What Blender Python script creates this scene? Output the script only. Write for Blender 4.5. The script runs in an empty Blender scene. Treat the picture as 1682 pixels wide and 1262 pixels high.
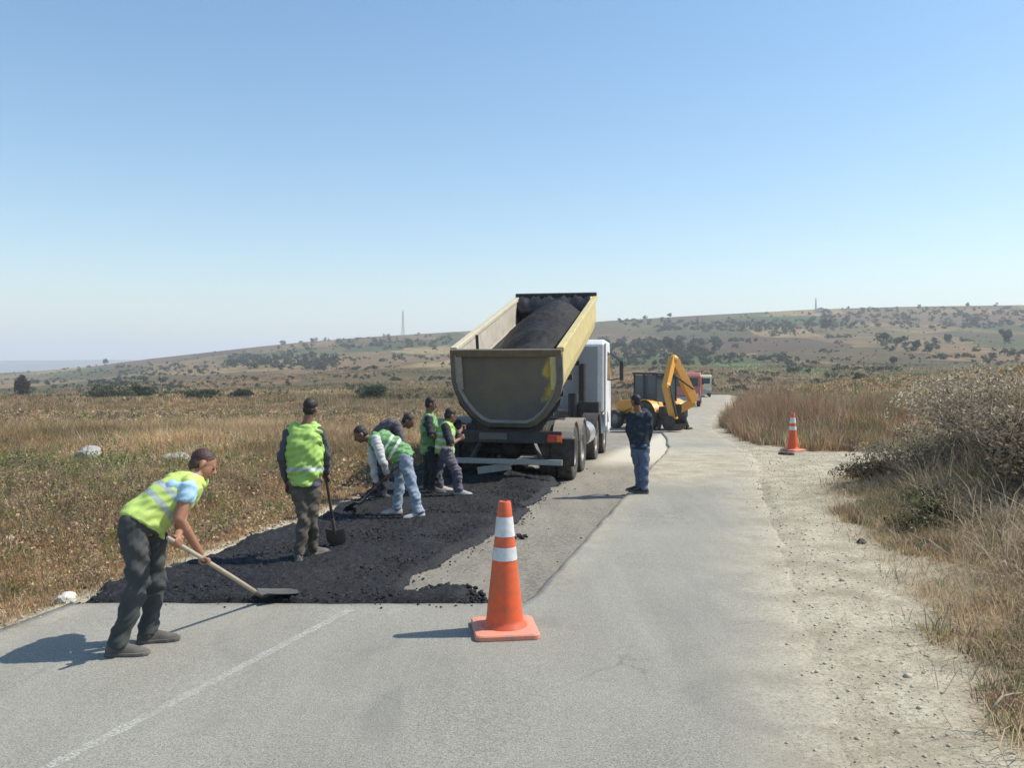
import bpy, bmesh, math, random
import numpy as np
from mathutils import Vector, Matrix, Quaternion
rs = np.random.RandomState(7); random.seed(7)
SC = bpy.context.scene
COL = SC.collection
# ------------------------------------------------------------------ camera, sky, sun
FPX, CX, CY, HZ, EYE = 1350.0, 841.0, 631.0, 598.0, 2.1
PITCH = math.atan((CY-HZ)/FPX)
cam = bpy.data.cameras.new('camera'); camo = bpy.data.objects.new('camera', cam); COL.objects.link(camo)
cam.sensor_width = 36; cam.lens = 36*FPX/1682; cam.clip_end = 30000; cam.clip_start = .1
camo.location = (0, 0, EYE); camo.rotation_euler = (math.pi/2-PITCH, 0, 0)
SC.camera = camo
SUN_EL, SUN_AZ = math.radians(51), math.radians(81)
sv = Vector((math.sin(SUN_AZ)*math.cos(SUN_EL), math.cos(SUN_AZ)*math.cos(SUN_EL), math.sin(SUN_EL)))
sl = bpy.data.lights.new('sun', 'SUN'); sl.energy = 4.9; sl.angle = math.radians(.55); sl.color = (1, .935, .82)
so = bpy.data.objects.new('sun', sl); COL.objects.link(so); so.rotation_euler = sv.to_track_quat('Z', 'Y').to_euler()
wd = bpy.data.worlds.new('World'); SC.world = wd; wd.use_nodes = True
nt = wd.node_tree; bg = nt.nodes['Background']
sky = nt.nodes.new('ShaderNodeTexSky'); sky.sky_type = 'NISHITA'; sky.sun_disc = False
sky.sun_elevation = SUN_EL; sky.sun_rotation = SUN_AZ; sky.altitude = 100; sky.air_density = 1.15; sky.dust_density = .7; sky.ozone_density = 1.6
hs_ = nt.nodes.new('ShaderNodeHueSaturation'); hs_.inputs['Hue'].default_value = .495; hs_.inputs['Saturation'].default_value = 1.22; hs_.inputs['Value'].default_value = 1.0
nt.links.new(sky.outputs[0], hs_.inputs['Color']); nt.links.new(hs_.outputs[0], bg.inputs[0]); bg.inputs[1].default_value = .138
SC.view_settings.view_transform = 'Standard'; SC.view_settings.look = 'None'
SC.view_settings.exposure = 0.30; SC.view_settings.gamma = 1
SC.cycles.max_bounces = 6; SC.cycles.volume_bounces = 1; SC.cycles.transparent_max_bounces = 12

def RAY(px, py):
    dx = (px-CX)/FPX; dv = -(py-CY)/FPX
    return Vector((dx, math.cos(PITCH)+dv*math.sin(PITCH), -math.sin(PITCH)+dv*math.cos(PITCH)))
def W(px, py, Y):                       # the place seen at that point of the photo, at depth Y metres
    r = RAY(px, py); return Vector((0, 0, EYE)) + r*(Y/r.y)
# ------------------------------------------------------------------ materials
def lk(t, a, b): t.links.new(a, b)
def ramp(t, fac, stops):
    n = t.nodes.new('ShaderNodeValToRGB'); lk(t, fac, n.inputs[0]); e = n.color_ramp.elements
    while len(e) < len(stops): e.new(.5)
    for i, (p, c) in enumerate(stops):
        e[i].position = p; e[i].color = (c[0], c[1], c[2], 1) if hasattr(c, '__len__') else (c, c, c, 1)
    return n.outputs[0]
def noise(t, scale, detail=4, rough=.6, vec=None, dist=0):
    n = t.nodes.new('ShaderNodeTexNoise'); n.inputs['Scale'].default_value = scale; n.inputs['Detail'].default_value = detail
    n.inputs['Roughness'].default_value = rough; n.inputs['Distortion'].default_value = dist
    if vec is not None: lk(t, vec, n.inputs['Vector'])
    return n.outputs[0]
def mixc(t, fac, a, b, mode='MIX'):
    n = t.nodes.new('ShaderNodeMix'); n.data_type = 'RGBA'; n.blend_type = mode
    for sock, v in ((n.inputs[0], fac), (n.inputs[6], a), (n.inputs[7], b)):
        if isinstance(v, (int, float)): sock.default_value = v
        elif isinstance(v, tuple): sock.default_value = (v[0], v[1], v[2], 1)
        else: lk(t, v, sock)
    return n.outputs[2]
def mth(t, op, a, b=0.0, clamp=False):
    n = t.nodes.new('ShaderNodeMath'); n.operation = op; n.use_clamp = clamp
    for s, v in ((n.inputs[0], a), (n.inputs[1], b)):
        if isinstance(v, (int, float)): s.default_value = v
        else: lk(t, v, s)
    return n.outputs[0]
def attr(t, name):
    n = t.nodes.new('ShaderNodeAttribute'); n.attribute_name = name; return n
def geo_pos(t, sc=(1, 1, 1)):
    g = t.nodes.new('ShaderNodeNewGeometry'); m = t.nodes.new('ShaderNodeMapping'); lk(t, g.outputs['Position'], m.inputs[0])
    m.inputs['Scale'].default_value = sc; return m.outputs[0]
def obj_pos(t, sc=(1, 1, 1)):
    g = t.nodes.new('ShaderNodeTexCoord'); m = t.nodes.new('ShaderNodeMapping'); lk(t, g.outputs['Object'], m.inputs[0])
    m.inputs['Scale'].default_value = sc; return m.outputs[0]
def newmat(name):
    m = bpy.data.materials.new(name); m.use_nodes = True; t = m.node_tree
    return m, t, t.nodes['Principled BSDF']
def bump(t, b, h, strength=.3, dist=.02):
    n = t.nodes.new('ShaderNodeBump'); n.inputs['Strength'].default_value = strength; n.inputs['Distance'].default_value = dist
    lk(t, h, n.inputs['Height']); lk(t, n.outputs[0], b.inputs['Normal'])
def M(name, col, rough=.6, metal=0, dirt=.25, dcol=(.25, .21, .15), sc=6, bmp=0.0, bsc=60):
    """painted / cloth / metal surface with grime of its own"""
    m, t, b = newmat(name); p = obj_pos(t)
    f = ramp(t, noise(t, sc, 5, .65, p), [(.38, 0), (.72, 1)])
    c = mixc(t, mth(t, 'MULTIPLY', f, dirt), col, dcol)
    c2 = mixc(t, ramp(t, noise(t, sc*4, 3, .6, p), [(.3, .0), (.7, .35)]), c, tuple(x*.62 for x in col))
    lk(t, c2, b.inputs['Base Color']); b.inputs['Roughness'].default_value = rough; b.inputs['Metallic'].default_value = metal
    if bmp: bump(t, b, noise(t, bsc, 3, .6, p), bmp, .01)
    return m
def leafmat(name, attrname='col', trans=.35):
    m, t, b = newmat(name); a = attr(t, attrname)
    lk(t, a.outputs['Color'], b.inputs['Base Color']); b.inputs['Roughness'].default_value = .75
    b.inputs['Specular IOR Level'].default_value = .15
    tr = t.nodes.new('ShaderNodeBsdfTranslucent'); lk(t, a.outputs['Color'], tr.inputs[0])
    mx = t.nodes.new('ShaderNodeMixShader'); mx.inputs[0].default_value = trans
    lk(t, b.outputs[0], mx.inputs[1]); lk(t, tr.outputs[0], mx.inputs[2]); lk(t, mx.outputs[0], t.nodes['Material Output'].inputs[0])
    return m
# ------------------------------------------------------------------ mesh helpers
class MB:
    def __init__(s): s.v = []; s.f = []; s.m = []
    def add(s, vs, fs, mi=0):
        o = len(s.v); s.v += [tuple(v) for v in vs]; s.f += [tuple(i+o for i in f) for f in fs]; s.m += [mi]*len(fs); return s
    def box(s, c, d, rot=None, mi=0, taper=1.0):
        hx, hy, hz = d[0]/2, d[1]/2, d[2]/2; vs = []
        for z in (-1, 1):
            k = taper if z > 0 else 1
            for x, y in ((-1, -1), (1, -1), (1, 1), (-1, 1)):
                v = Vector((x*hx*k, y*hy*k, z*hz))
                if rot: v = rot @ v
                vs.append(v+Vector(c))
        return s.add(vs, [(3, 2, 1, 0), (4, 5, 6, 7), (0, 1, 5, 4), (1, 2, 6, 5), (2, 3, 7, 6), (3, 0, 4, 7)], mi)
    def bar(s, a, b, w, h=None, up=(0, 0, 1), mi=0):
        a, b = Vector(a), Vector(b); d = b-a; L = d.length; y = d/L; u = Vector(up)
        if abs(y.dot(u)) > .98: u = Vector((1, 0, 0))
        x = y.cross(u).normalized(); z = x.cross(y)
        R = Matrix((x, y, z)).transposed()
        return s.box((a+b)/2, (w, L, h or w), R, mi)
    def rings(s, R, mi=0, cap=True):
        n = len(R[0]); vs = [v for r in R for v in r]; fs = []
        for i in range(len(R)-1):
            for j in range(n):
                k = (j+1) % n; fs.append((i*n+j, i*n+k, (i+1)*n+k, (i+1)*n+j))
        if cap: fs.append(tuple(range(n-1, -1, -1))); fs.append(tuple((len(R)-1)*n+j for j in range(n)))
        return s.add(vs, fs, mi)
    def tube(s, pts, rad, n=10, mi=0, asp=None, side=None):
        pts = [Vector(p) for p in pts]
        if isinstance(rad, (int, float)): rad = [rad]*len(pts)
        R = []; u = None
        for i, p in enumerate(pts):
            t = (pts[min(i+1, len(pts)-1)]-pts[max(i-1, 0)]).normalized()
            if side is not None: u0 = Vector(side)
            elif u is not None: u0 = u
            else: u0 = Vector((1, 0, 0)) if abs(t.x) < .8 else Vector((0, 1, 0))
            u = (u0-t*u0.dot(t)).normalized(); v = t.cross(u)
            a = asp or 1
            R.append([p+u*(math.cos(q)*rad[i])+v*(math.sin(q)*rad[i]*a) for q in [2*math.pi*j/n for j in range(n)]])
        return s.rings(R, mi)
    def ball(s, c, r, axes=None, nu=12, nv=8, mi=0):
        c = Vector(c); r = (r, r, r) if isinstance(r, (int, float)) else r
        A = axes or (Vector((1, 0, 0)), Vector((0, 1, 0)), Vector((0, 0, 1)))
        vs = [c-A[2]*r[2]]
        for i in range(1, nv):
            th = math.pi*i/nv
            for j in range(nu):
                ph = 2*math.pi*j/nu
                vs.append(c+A[0]*(r[0]*math.sin(th)*math.cos(ph))+A[1]*(r[1]*math.sin(th)*math.sin(ph))-A[2]*(r[2]*math.cos(th)))
        vs.append(c+A[2]*r[2]); fs = []
        for j in range(nu): k = (j+1) % nu; fs.append((0, 1+k, 1+j))
        for i in range(nv-2):
            for j in range(nu):
                k = (j+1) % nu; a = 1+i*nu; b = a+nu; fs.append((a+j, a+k, b+k, b+j))
        a = 1+(nv-2)*nu; e = len(vs)-1
        for j in range(nu): k = (j+1) % nu; fs.append((a+j, a+k, e))
        return s.add(vs, fs, mi)
    def lathe(s, prof, origin=(0, 0, 0), axis='z', n=32, mi=0, closed=True):
        """prof: (radius, along). mi may be a function of the segment"""
        o = Vector(origin); k = len(prof); vs = []; fs = []
        for j in range(n):
            a = 2*math.pi*j/n; c, q = math.cos(a), math.sin(a)
            for r, h in prof:
                vs.append(o+(Vector((r*c, r*q, h)) if axis == 'z' else Vector((h, r*c, r*q))))
        for j in range(n):
            jj = (j+1) % n
            for i in range(k-1): fs.append((j*k+i, jj*k+i, jj*k+i+1, j*k+i+1))
        return s.add(vs, fs, mi)
    def prism(s, poly, f0, f1, mi=0):
        """poly: 2d points; f0/f1 map a 2d point to 3d at either end"""
        n = len(poly); vs = [f0(*p) for p in poly]+[f1(*p) for p in poly]
        fs = [tuple(range(n-1, -1, -1)), tuple(range(n, 2*n))]+[(i, (i+1) % n, n+(i+1) % n, n+i) for i in range(n)]
        return s.add(vs, fs, mi)
    def build(s, name, mats, parent=None, smooth=False, bevel=0, auto=None):
        me = bpy.data.meshes.new(name); me.from_pydata(s.v, [], s.f)
        for m in (mats if isinstance(mats, (list, tuple)) else [mats]): me.materials.append(m)
        if len(me.materials) > 1: me.polygons.foreach_set('material_index', s.m)
        bm = bmesh.new(); bm.from_mesh(me); bmesh.ops.recalc_face_normals(bm, faces=bm.faces); bm.to_mesh(me); bm.free()
        if smooth: me.polygons.foreach_set('use_smooth', [True]*len(me.polygons))
        o = bpy.data.objects.new(name, me); COL.objects.link(o)
        if parent: o.parent = parent
        if bevel:
            b = o.modifiers.new('bevel', 'BEVEL'); b.width = bevel; b.segments = 2; b.limit_method = 'ANGLE'; b.angle_limit = .6
        if auto and smooth:
            e = o.modifiers.new('split', 'EDGE_SPLIT'); e.split_angle = auto
        return o
def thing(name, label, cat, loc=(0, 0, 0), rot=(0, 0, 0), group=None):
    o = bpy.data.objects.new(name, None); COL.objects.link(o); o.location = loc; o.rotation_euler = rot; o.empty_display_size = .2
    o['label'] = label; o['category'] = cat
    if group: o['group'] = group
    bpy.context.view_layer.update()
    return o
def tag(o, label=None, cat=None, group=None, kind=None):
    for k, v in (('label', label), ('category', cat), ('group', group), ('kind', kind)):
        if v: o[k] = v
    return o
def npmesh(name, V, F, mat, cols=None, smooth=False, kind=None, attrs=None):
    """V (n,3) array, F (m,k) array of equal sized faces or list of two such arrays"""
    Fs = F if isinstance(F, list) else [F]
    me = bpy.data.meshes.new(name); me.vertices.add(len(V)); me.vertices.foreach_set('co', np.asarray(V, np.float32).ravel())
    nl = sum(f.size for f in Fs); npoly = sum(len(f) for f in Fs)
    me.loops.add(nl); me.loops.foreach_set('vertex_index', np.concatenate([f.ravel() for f in Fs]).astype(np.int32))
    tot = np.concatenate([np.full(len(f), f.shape[1]) for f in Fs]); st = np.concatenate([[0], np.cumsum(tot)[:-1]])
    me.polygons.add(npoly); me.polygons.foreach_set('loop_start', st.astype(np.int32)); me.polygons.foreach_set('loop_total', tot.astype(np.int32))
    if smooth: me.polygons.foreach_set('use_smooth', np.ones(npoly, bool))
    me.update(calc_edges=True); me.validate()
    if cols is not None:
        a = me.color_attributes.new('col', 'FLOAT_COLOR', 'POINT'); c = np.ones((len(V), 4), np.float32); c[:, :3] = cols; a.data.foreach_set('color', c.ravel())
    for k, v in (attrs or {}).items():
        a = me.attributes.new(k, 'FLOAT', 'POINT'); a.data.foreach_set('value', np.asarray(v, np.float32).ravel())
    for m in (mat if isinstance(mat, (list, tuple)) else [mat]): me.materials.append(m)
    o = bpy.data.objects.new(name, me); COL.objects.link(o)
    if kind: o['kind'] = kind
    return o
# smooth pseudo noise (sum of rotated sines), about -1..1
_nz = [(math.cos(a), math.sin(a), f, p) for a, f, p in zip(rs.rand(24)*6.28, 1+rs.rand(24)*1.4, rs.rand(24)*6.28)]
def nz(x, y, s, k=0, n=6):
    r = 0
    for c, q, f, p in _nz[(k*5) % 18:(k*5) % 18+n]: r = r+np.sin((x*c+y*q)*f*s+p*(k+1)+1.3*np.sin((y*c-x*q)*f*s*.7+p))
    return r/n*1.6
def sm(a, b, x): t = np.clip((x-a)/(b-a), 0, 1); return t*t*(3-2*t)
# ------------------------------------------------------------------ terrain
_yy = np.arange(-60, 400, .5)
_zz = np.interp(_yy, [-60, 12, 18, 22, 26, 30, 36, 42, 52, 65, 80, 95, 120, 400], [0, 0, -.05, -.2, -.45, -.72, -1.0, -1.22, -1.28, -1.05, -.9, -1.6, -4, -6])
_zz = np.convolve(np.pad(_zz, 4, mode='edge'), np.ones(9)/9, 'valid')
def zroad(Y): return np.interp(Y, _yy, _zz)
def Lx(Y): return -4.05+.255*(Y-6.5)
def Rx(Y): return 2.55+.255*(Y-7.05)-1.25*np.exp(-((Y-46)/15.)**2)
_pm = ([7.0, 13.06, 20.6, 24, 27, 32, 38, 39.4], [.08, 1.80, 3.85, 4.6, 5.1, 6.05, 6.95, 6.0])
def Mx(Y): return np.interp(Y, *_pm)
PY0, PY1, PD = 7.15, 39.0, .055
_ru = (np.array([-900, 0, 60, 150, 250, 350, 430, 500, 600, 700, 800, 1000, 1150, 1340, 1480, 1682, 2600])-CX)/FPX
_rp = np.array([618, 613, 610, 602, 589, 578, 569, 562, 554, 548, 542, 527, 518, 508, 504, 501, 500])
def ridge(u): return np.interp(u, _ru, _rp)
RD = 900.0
def G(x, Y):
    x = np.asarray(x, float); Y = np.asarray(Y, float)
    zr = zroad(Y); dl = Lx(Y)-x; dr = x-Rx(Y)
    # left field
    fl = .02+.10*nz(x, Y, .35, 1)+.05*nz(x, Y, 1.1, 2)-.16*np.exp(-((dl-.9)/.6)**2)-.046*np.clip(Y-19, 0, 90)-.3*sm(24, 34, Y)+.35*nz(x, Y, .09, 2)*sm(20, 40, Y)
    left = zr+(fl-zr)*sm(0.1, 7, dl)
    left = np.where(Y < 20, zr+(fl-zr)*sm(0.05, 1.2, dl), left)
    w20 = sm(16, 26, Y); left = (zr+(fl-zr)*sm(.05, 1.2, dl))*(1-w20)+(zr+(fl-zr)*sm(.1, 7, dl))*w20
    # right bank, side track, right field
    side = sm(14.6, 16.2, Y-.05*dr)*(1-sm(21.5, 23.5, Y-.12*dr))
    bank = (.15*sm(1.2, 2.6, dr)+.95*sm(2.2, 4.8, dr)+.16*nz(x, Y, 1.5, 5)*sm(2, 3, dr)+.40*np.exp(-((x-8.6)**2+(Y-12.5)**2)/9)+.06*nz(x, Y, .9, 3)*sm(1, 2.5, dr))*sm(-6, 5, Y+dr)
    rf = sm(.5, 3.2, dr)*(.25+.55*sm(25, 32, Y)+.085*np.clip(dr-2, 0, 28)+.10*nz(x, Y, .3, 4))
    nearr = zr+bank*(1-sm(13.4, 15.6, Y-.05*dr))+rf*sm(22.5, 26, Y-.12*dr)-.03*side
    nearr = nearr-4*sm(62, 100, Y)
    near = np.where(dl > 0, left, np.where(dr > 0, nearr, zr))
    # hillside beyond the valley
    u = x/np.maximum(Y, 1); s = np.clip((Y-95)/(RD-95), 0, 1)
    py = 664+(ridge(u)-664)*s**.62
    far = EYE+(HZ-py)/FPX*Y+(.5+.0022*Y)*nz(x, Y, .016, 5)*np.sin(np.clip(s, 0, 1)*math.pi)+.35*nz(x, Y, .06, 6)*(s > 0)*(1-s)
    zr_r = EYE+(HZ-ridge(u*np.ones_like(Y)))/FPX*RD
    far = np.where(Y > RD, np.maximum(zr_r-(Y-RD)*.055-((Y-RD)*.0006)**2*9, -48), far)
    b = sm(70, 112, Y)
    z = near*(1-b)+far*b
    under = ((dl < 0) & (dr < 0) & (Y < 120))
    w_ = .16*nz(x, Y, 1.7, 1)+.10*nz(x, Y, 5.5, 2)+.05*nz(x, Y, 15, 3)
    dl_ = -dl+.10*nz(x, Y, 2.1, 1)+.06*nz(x, Y, 6.5, 2)
    lw = .15*sm(.05, .28, dl_)
    rw = .13*sm(.55, .95, -dr)-np.where(dr > -1, .075*np.clip(dr+w_, -.6, .22), 0)*(1-sm(.6, 1.6, dr))
    dip = np.where(Y < 120, np.where(dr > -1.2, rw, np.where(dl > -1.2, lw, .15)), 0)
    return z-dip-.006+.018*nz(x, Y, 3.4, 3)*sm(.3, .8, dr)*(1-sm(1.2, 2.4, dr))*(Y < 40)
def HIT(px, py, y0=4.0):                 # where the sight line through that photo point meets the terrain
    r = RAY(px, py); Ys = np.arange(y0, 1400, 1.0) if y0 > 89 else np.arange(y0, 120, .05)
    X = r.x/r.y*Ys; Z = EYE+r.z/r.y*Ys; g = G(X, Ys); k = np.argmax(Z <= g)
    if Z[k] > g[k]: return None
    return Vector((X[k], Ys[k], g[k]))
rows = np.concatenate([np.arange(-40, 3, 2.0), np.arange(3, 30, .11), 30*np.exp(np.linspace(0, math.log(9000/30), 330))])
cc = np.linspace(-1, 1, 421); cc = .35*cc+.65*np.sign(cc)*np.abs(cc)**1.6
Yg = np.repeat(rows[:, None], len(cc), 1); Xg = cc[None]*(17+1.35*np.maximum(Yg, 3))+.25*np.clip(Yg, 0, 60)
Zg = G(Xg, Yg)
nr, nc = Xg.shape; idx = np.arange(nr*nc).reshape(nr, nc)
F = np.stack([idx[:-1, :-1], idx[:-1, 1:], idx[1:, 1:], idx[1:, :-1]], -1).reshape(-1, 4)
dlg = Lx(Yg)-Xg; drg = Xg-Rx(Yg)
def gravw(x, Y):
    dr = x-Rx(Y); dl = Lx(Y)-x
    a = 1-sm(.75, 1.75, dr+.35*nz(x, Y, .8, 2)+.25*nz(x, Y, 2.3, 3)+.6*sm(23, 25, Y))
    b = 1-sm(.02, .26, dl+.10*nz(x, Y, 1.5, 1))
    tr = (dr > 0)*sm(14.5, 15.8, Y-.05*dr+.35*nz(x, Y, .7, 5))*(1-sm(20.8, 22.6, Y-.12*dr+.3*nz(x, Y, .9, 4)))*(1-sm(14, 20, dr))
    far = 1-sm(55, 90, Y)
    return np.clip(np.where(dr > 0, np.maximum(a, tr), np.where(dl > 0, b, 1)), 0, 1)*far
gr_w = gravw(Xg, Yg)
grn = np.clip(.5+.5*nz(Xg, Yg, .22, 3)-.25+.6*np.exp(-((Xg+8)**2/16+(Yg-14.5)**2/5)), 0, 1)
matG, t, b = newmat('dry_ground')
p = geo_pos(t)
soil = ramp(t, noise(t, 1.3, 8, .7, p), [(.3, (.15, .10, .06)), (.5, (.27, .19, .11)), (.7, (.36, .27, .16))])
grav = ramp(t, noise(t, 26, 8, .75, p), [(.3, (.28, .25, .18)), (.5, (.45, .41, .31)), (.72, (.60, .56, .45))])
grav = mixc(t, ramp(t, noise(t, 1.7, 6, .7, p), [(.42, 0.), (.62, .65)]), grav, (.25, .21, .15))
grav = mixc(t, ramp(t, noise(t, 42, 3, .8, p), [(.36, .8), (.46, 0.)]), grav, (.12, .105, .08))
nearc = mixc(t, attr(t, 'gravel').outputs['Fac'], soil, grav)
# far slopes: patchwork of dry fields, scrub and bare soil
pf = geo_pos(t, (.0095, .0052, .0)); vor = t.nodes.new('ShaderNodeTexVoronoi'); vor.inputs['Scale'].default_value = 1.6
wv = t.nodes.new('ShaderNodeVectorMath'); wv.operation = 'ADD'; lk(t, pf, wv.inputs[0])
nn = t.nodes.new('ShaderNodeTexNoise'); nn.inputs['Scale'].default_value = 2.5; nn.inputs['Detail'].default_value = 4; lk(t, pf, nn.inputs['Vector'])
vm = t.nodes.new('ShaderNodeVectorMath'); vm.operation = 'SCALE'; vm.inputs['Scale'].default_value = .5; lk(t, nn.outputs['Color'], vm.inputs[0]); lk(t, vm.outputs[0], wv.inputs[1])
lk(t, wv.outputs[0], vor.inputs['Vector'])
fld = ramp(t, vor.outputs['Color'], [(.0, (.10, .055, .04)), (.2, (.25, .16, .085)), (.34, (.05, .075, .028)), (.48, (.17, .10, .062)), (.6, (.34, .25, .12)), (.72, (.11, .062, .05)), (.84, (.06, .10, .03)), (1, (.22, .14, .08))])
pf2 = geo_pos(t, (.03, .018, 0)); n2 = noise(t, 1.0, 8, .72, pf2, .6)
fld = mixc(t, ramp(t, n2, [(.48, 0.), (.60, .55)]), fld, (.06, .068, .034))
n3 = noise(t, 4.5, 6, .75, pf2)
fld = mixc(t, ramp(t, n3, [(.45, 0.), (.62, .75)]), fld, mixc(t, .6, fld, (.04, .05, .022)))
fld = mixc(t, ramp(t, noise(t, 1.0, 5, .8, geo_pos(t, (.22, .12, 0))), [(.50, 0.), (.60, .5)]), fld, (.045, .052, .032))
fld = mixc(t, ramp(t, noise(t, 7, 3, .8, pf2), [(.66, 0.), (.72, .7)]), fld, (.36, .33, .25))
gfm = attr(t, 'gfield').outputs['Fac']; fld = mixc(t, gfm, fld, (.08, .15, .05))
c = mixc(t, attr(t, 'far').outputs['Fac'], nearc, fld)
lk(t, c, b.inputs['Base Color']); b.inputs['Roughness'].default_value = .95; b.inputs['Specular IOR Level'].default_value = .1
bump(t, b, noise(t, 45, 6, .75, p), .9, .012)
def gfield(x, Y):
    h = HIT(1235, 603, 95); return np.exp(-(((x-h.x)/16)**2+((Y-h.y)/42)**2)**2)
gfh = HIT(1240, 604, 95)
gf = np.exp(-(((Xg-gfh.x)/14)**2+((Yg-gfh.y)/85)**2)**2)
ground = npmesh('ground', np.stack([Xg, Yg, Zg], -1).reshape(-1, 3), F, matG, smooth=True, kind='structure',
                attrs={'gravel': gr_w, 'far': sm(60, 110, Yg), 'gfield': gf})
# far low hills on the horizon at the left
hx = np.linspace(-5200, -900, 90); hy = np.array([3300, 3600, 4000, 4600.])
HX, HY = np.meshgrid(hx, hy)
hh = (19+5*nz(HX, HY, .0016, 2)+2*nz(HX, HY, .006, 3)-26*sm(-1900, -1350, HX))*np.array([0, .65, 1, .2])[:, None]-46*(1-np.array([0, .65, 1, .2])[:, None])
ii = np.arange(hh.size).reshape(hh.shape)
mfh, t, b = newmat('far_hill'); lk(t, ramp(t, noise(t, .004, 6, .7, geo_pos(t)), [(.4, (.03, .045, .04)), (.6, (.07, .075, .06))]), b.inputs['Base Color']); b.inputs['Roughness'].default_value = 1
npmesh('far_hills', np.stack([HX, HY, hh], -1).reshape(-1, 3), np.stack([ii[:-1, :-1], ii[:-1, 1:], ii[1:, 1:], ii[1:, :-1]], -1).reshape(-1, 4), mfh, smooth=True, kind='structure')
# ------------------------------------------------------------------ road
mR, t, b = newmat('old_asphalt'); p = geo_pos(t)
base = ramp(t, noise(t, .55, 5, .6, p), [(.3, (.245, .235, .200)), (.7, (.33, .315, .265))])
streak = noise(t, 1.0, 5, .65, geo_pos(t, (2.2, .22, 1)))
base = mixc(t, ramp(t, streak, [(.45, 0.), (.7, .4)]), base, (.40, .385, .33))
spk = noise(t, 75, 4, .8, p)
base = mixc(t, ramp(t, spk, [(.40, .7), (.48, 0.)]), base, (.10, .098, .09))
base = mixc(t, ramp(t, spk, [(.53, 0.), (.63, .6)]), base, (.46, .45, .40))
base = mixc(t, ramp(t, noise(t, 16, 5, .7, p), [(.42, .18), (.56, 0.)]), base, (.15, .148, .135))
e = attr(t, 'dust').outputs['Fac']
gravr = ramp(t, noise(t, 26, 8, .75, p), [(.3, (.28, .25, .18)), (.5, (.45, .41, .31)), (.72, (.60, .56, .45))])
gravr = mixc(t, ramp(t, noise(t, 1.7, 6, .7, p), [(.42, 0.), (.62, .65)]), gravr, (.25, .21, .15))
gravr = mixc(t, ramp(t, noise(t, 42, 3, .8, p), [(.36, .8), (.46, 0.)]), gravr, (.12, .105, .08))
base = mixc(t, mth(t, 'MULTIPLY', e, ramp(t, noise(t, 3, 7, .75, p), [(.2, .6), (.5, 1.)])), base, gravr)
stain = ramp(t, noise(t, .9, 3, .5, geo_pos(t, (1, .7, 1)), 1.2), [(.60, 0.), (.72, .3)])
base = mixc(t, stain, base, (.15, .15, .14))
lk(t, base, b.inputs['Base Color']); b.inputs['Roughness'].default_value = .85; b.inputs['Specular IOR Level'].default_value = .25
ck = t.nodes.new('ShaderNodeTexVoronoi'); ck.feature = 'DISTANCE_TO_EDGE'; ck.inputs['Scale'].default_value = .55
cv = t.nodes.new('ShaderNodeVectorMath'); cv.operation = 'ADD'; ns = t.nodes.new('ShaderNodeTexNoise'); ns.inputs['Scale'].default_value = 2.2; ns.inputs['Detail'].default_value = 5; lk(t, p, ns.inputs['Vector']); lk(t, p, cv.inputs[0]); lk(t, ns.outputs['Color'], cv.inputs[1]); lk(t, cv.outputs[0], ck.inputs['Vector'])
cm = mth(t, 'MULTIPLY', ramp(t, ck.outputs['Distance'], [(.0, .45), (.010, 0.)]), ramp(t, noise(t, .5, 3, .6, p), [(.48, 0.), (.60, 1.)]))
base = mixc(t, cm, base, (.10, .10, .095)); lk(t, base, b.inputs['Base Color'])
bump(t, b, noise(t, 90, 5, .8, p), .8, .008)
mMil, t, b = newmat('milled_asphalt'); p = geo_pos(t)
c = ramp(t, noise(t, 30, 7, .8, p), [(.3, (.08, .072, .06)), (.5, (.22, .20, .165)), (.7, (.42, .39, .32))])
c = mixc(t, ramp(t, noise(t, 1.2, 5, .6, geo_pos(t, (2, .4, 1))), [(.42, 0.), (.65, .45)]), c, (.36, .33, .27))
c = mixc(t, attr(t, 'dust').outputs['Fac'], c, (.58, .53, .43))
lk(t, c, b.inputs['Base Color']); b.inputs['Roughness'].default_value = .95; b.inputs['Specular IOR Level'].default_value = .15
bump(t, b, noise(t, 60, 6, .8, p), 1.0, .015)
def strip(name, ys, fa, fb, n, zoff, mat, dustf, edges=True, jit=0.0, skirt=.07, noi=0.0, ends=(1, 1)):
    ys = np.asarray(ys); tt = np.linspace(0, 1, n); Y = np.repeat(ys[:, None], n, 1)
    A = fa(ys); B = fb(ys)
    X = A[:, None]+(B-A)[:, None]*tt[None]
    X[:, -1] += jit*(nz(ys, ys*0, 3.1, 2)+.6*nz(ys, ys*0, 9., 3)); X[:, 0] -= jit*nz(ys, ys*0, 2.7, 4)
    Z = zroad(Y)+zoff+noi*(nz(X, Y, 5, 1)+nz(X, Y, 13, 2)); D = dustf(X, Y)
    # skirt all round
    X = np.pad(X, 1, mode='edge'); Y = np.pad(Y, 1, mode='edge'); Z = np.pad(Z, 1, mode='edge'); D = np.pad(D, 1, mode='edge')
    Z[0] -= skirt*ends[0]; Z[-1] -= skirt*ends[1]; Z[1:-1, 0] -= skirt; Z[1:-1, -1] -= skirt
    i = np.arange(X.size).reshape(X.shape)
    return npmesh(name, np.stack([X, Y, Z], -1).reshape(-1, 3), np.stack([i[:-1, :-1], i[:-1, 1:], i[1:, 1:], i[1:, :-1]], -1).reshape(-1, 4), mat, kind='structure', attrs={'dust': D}, smooth=False)
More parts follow.
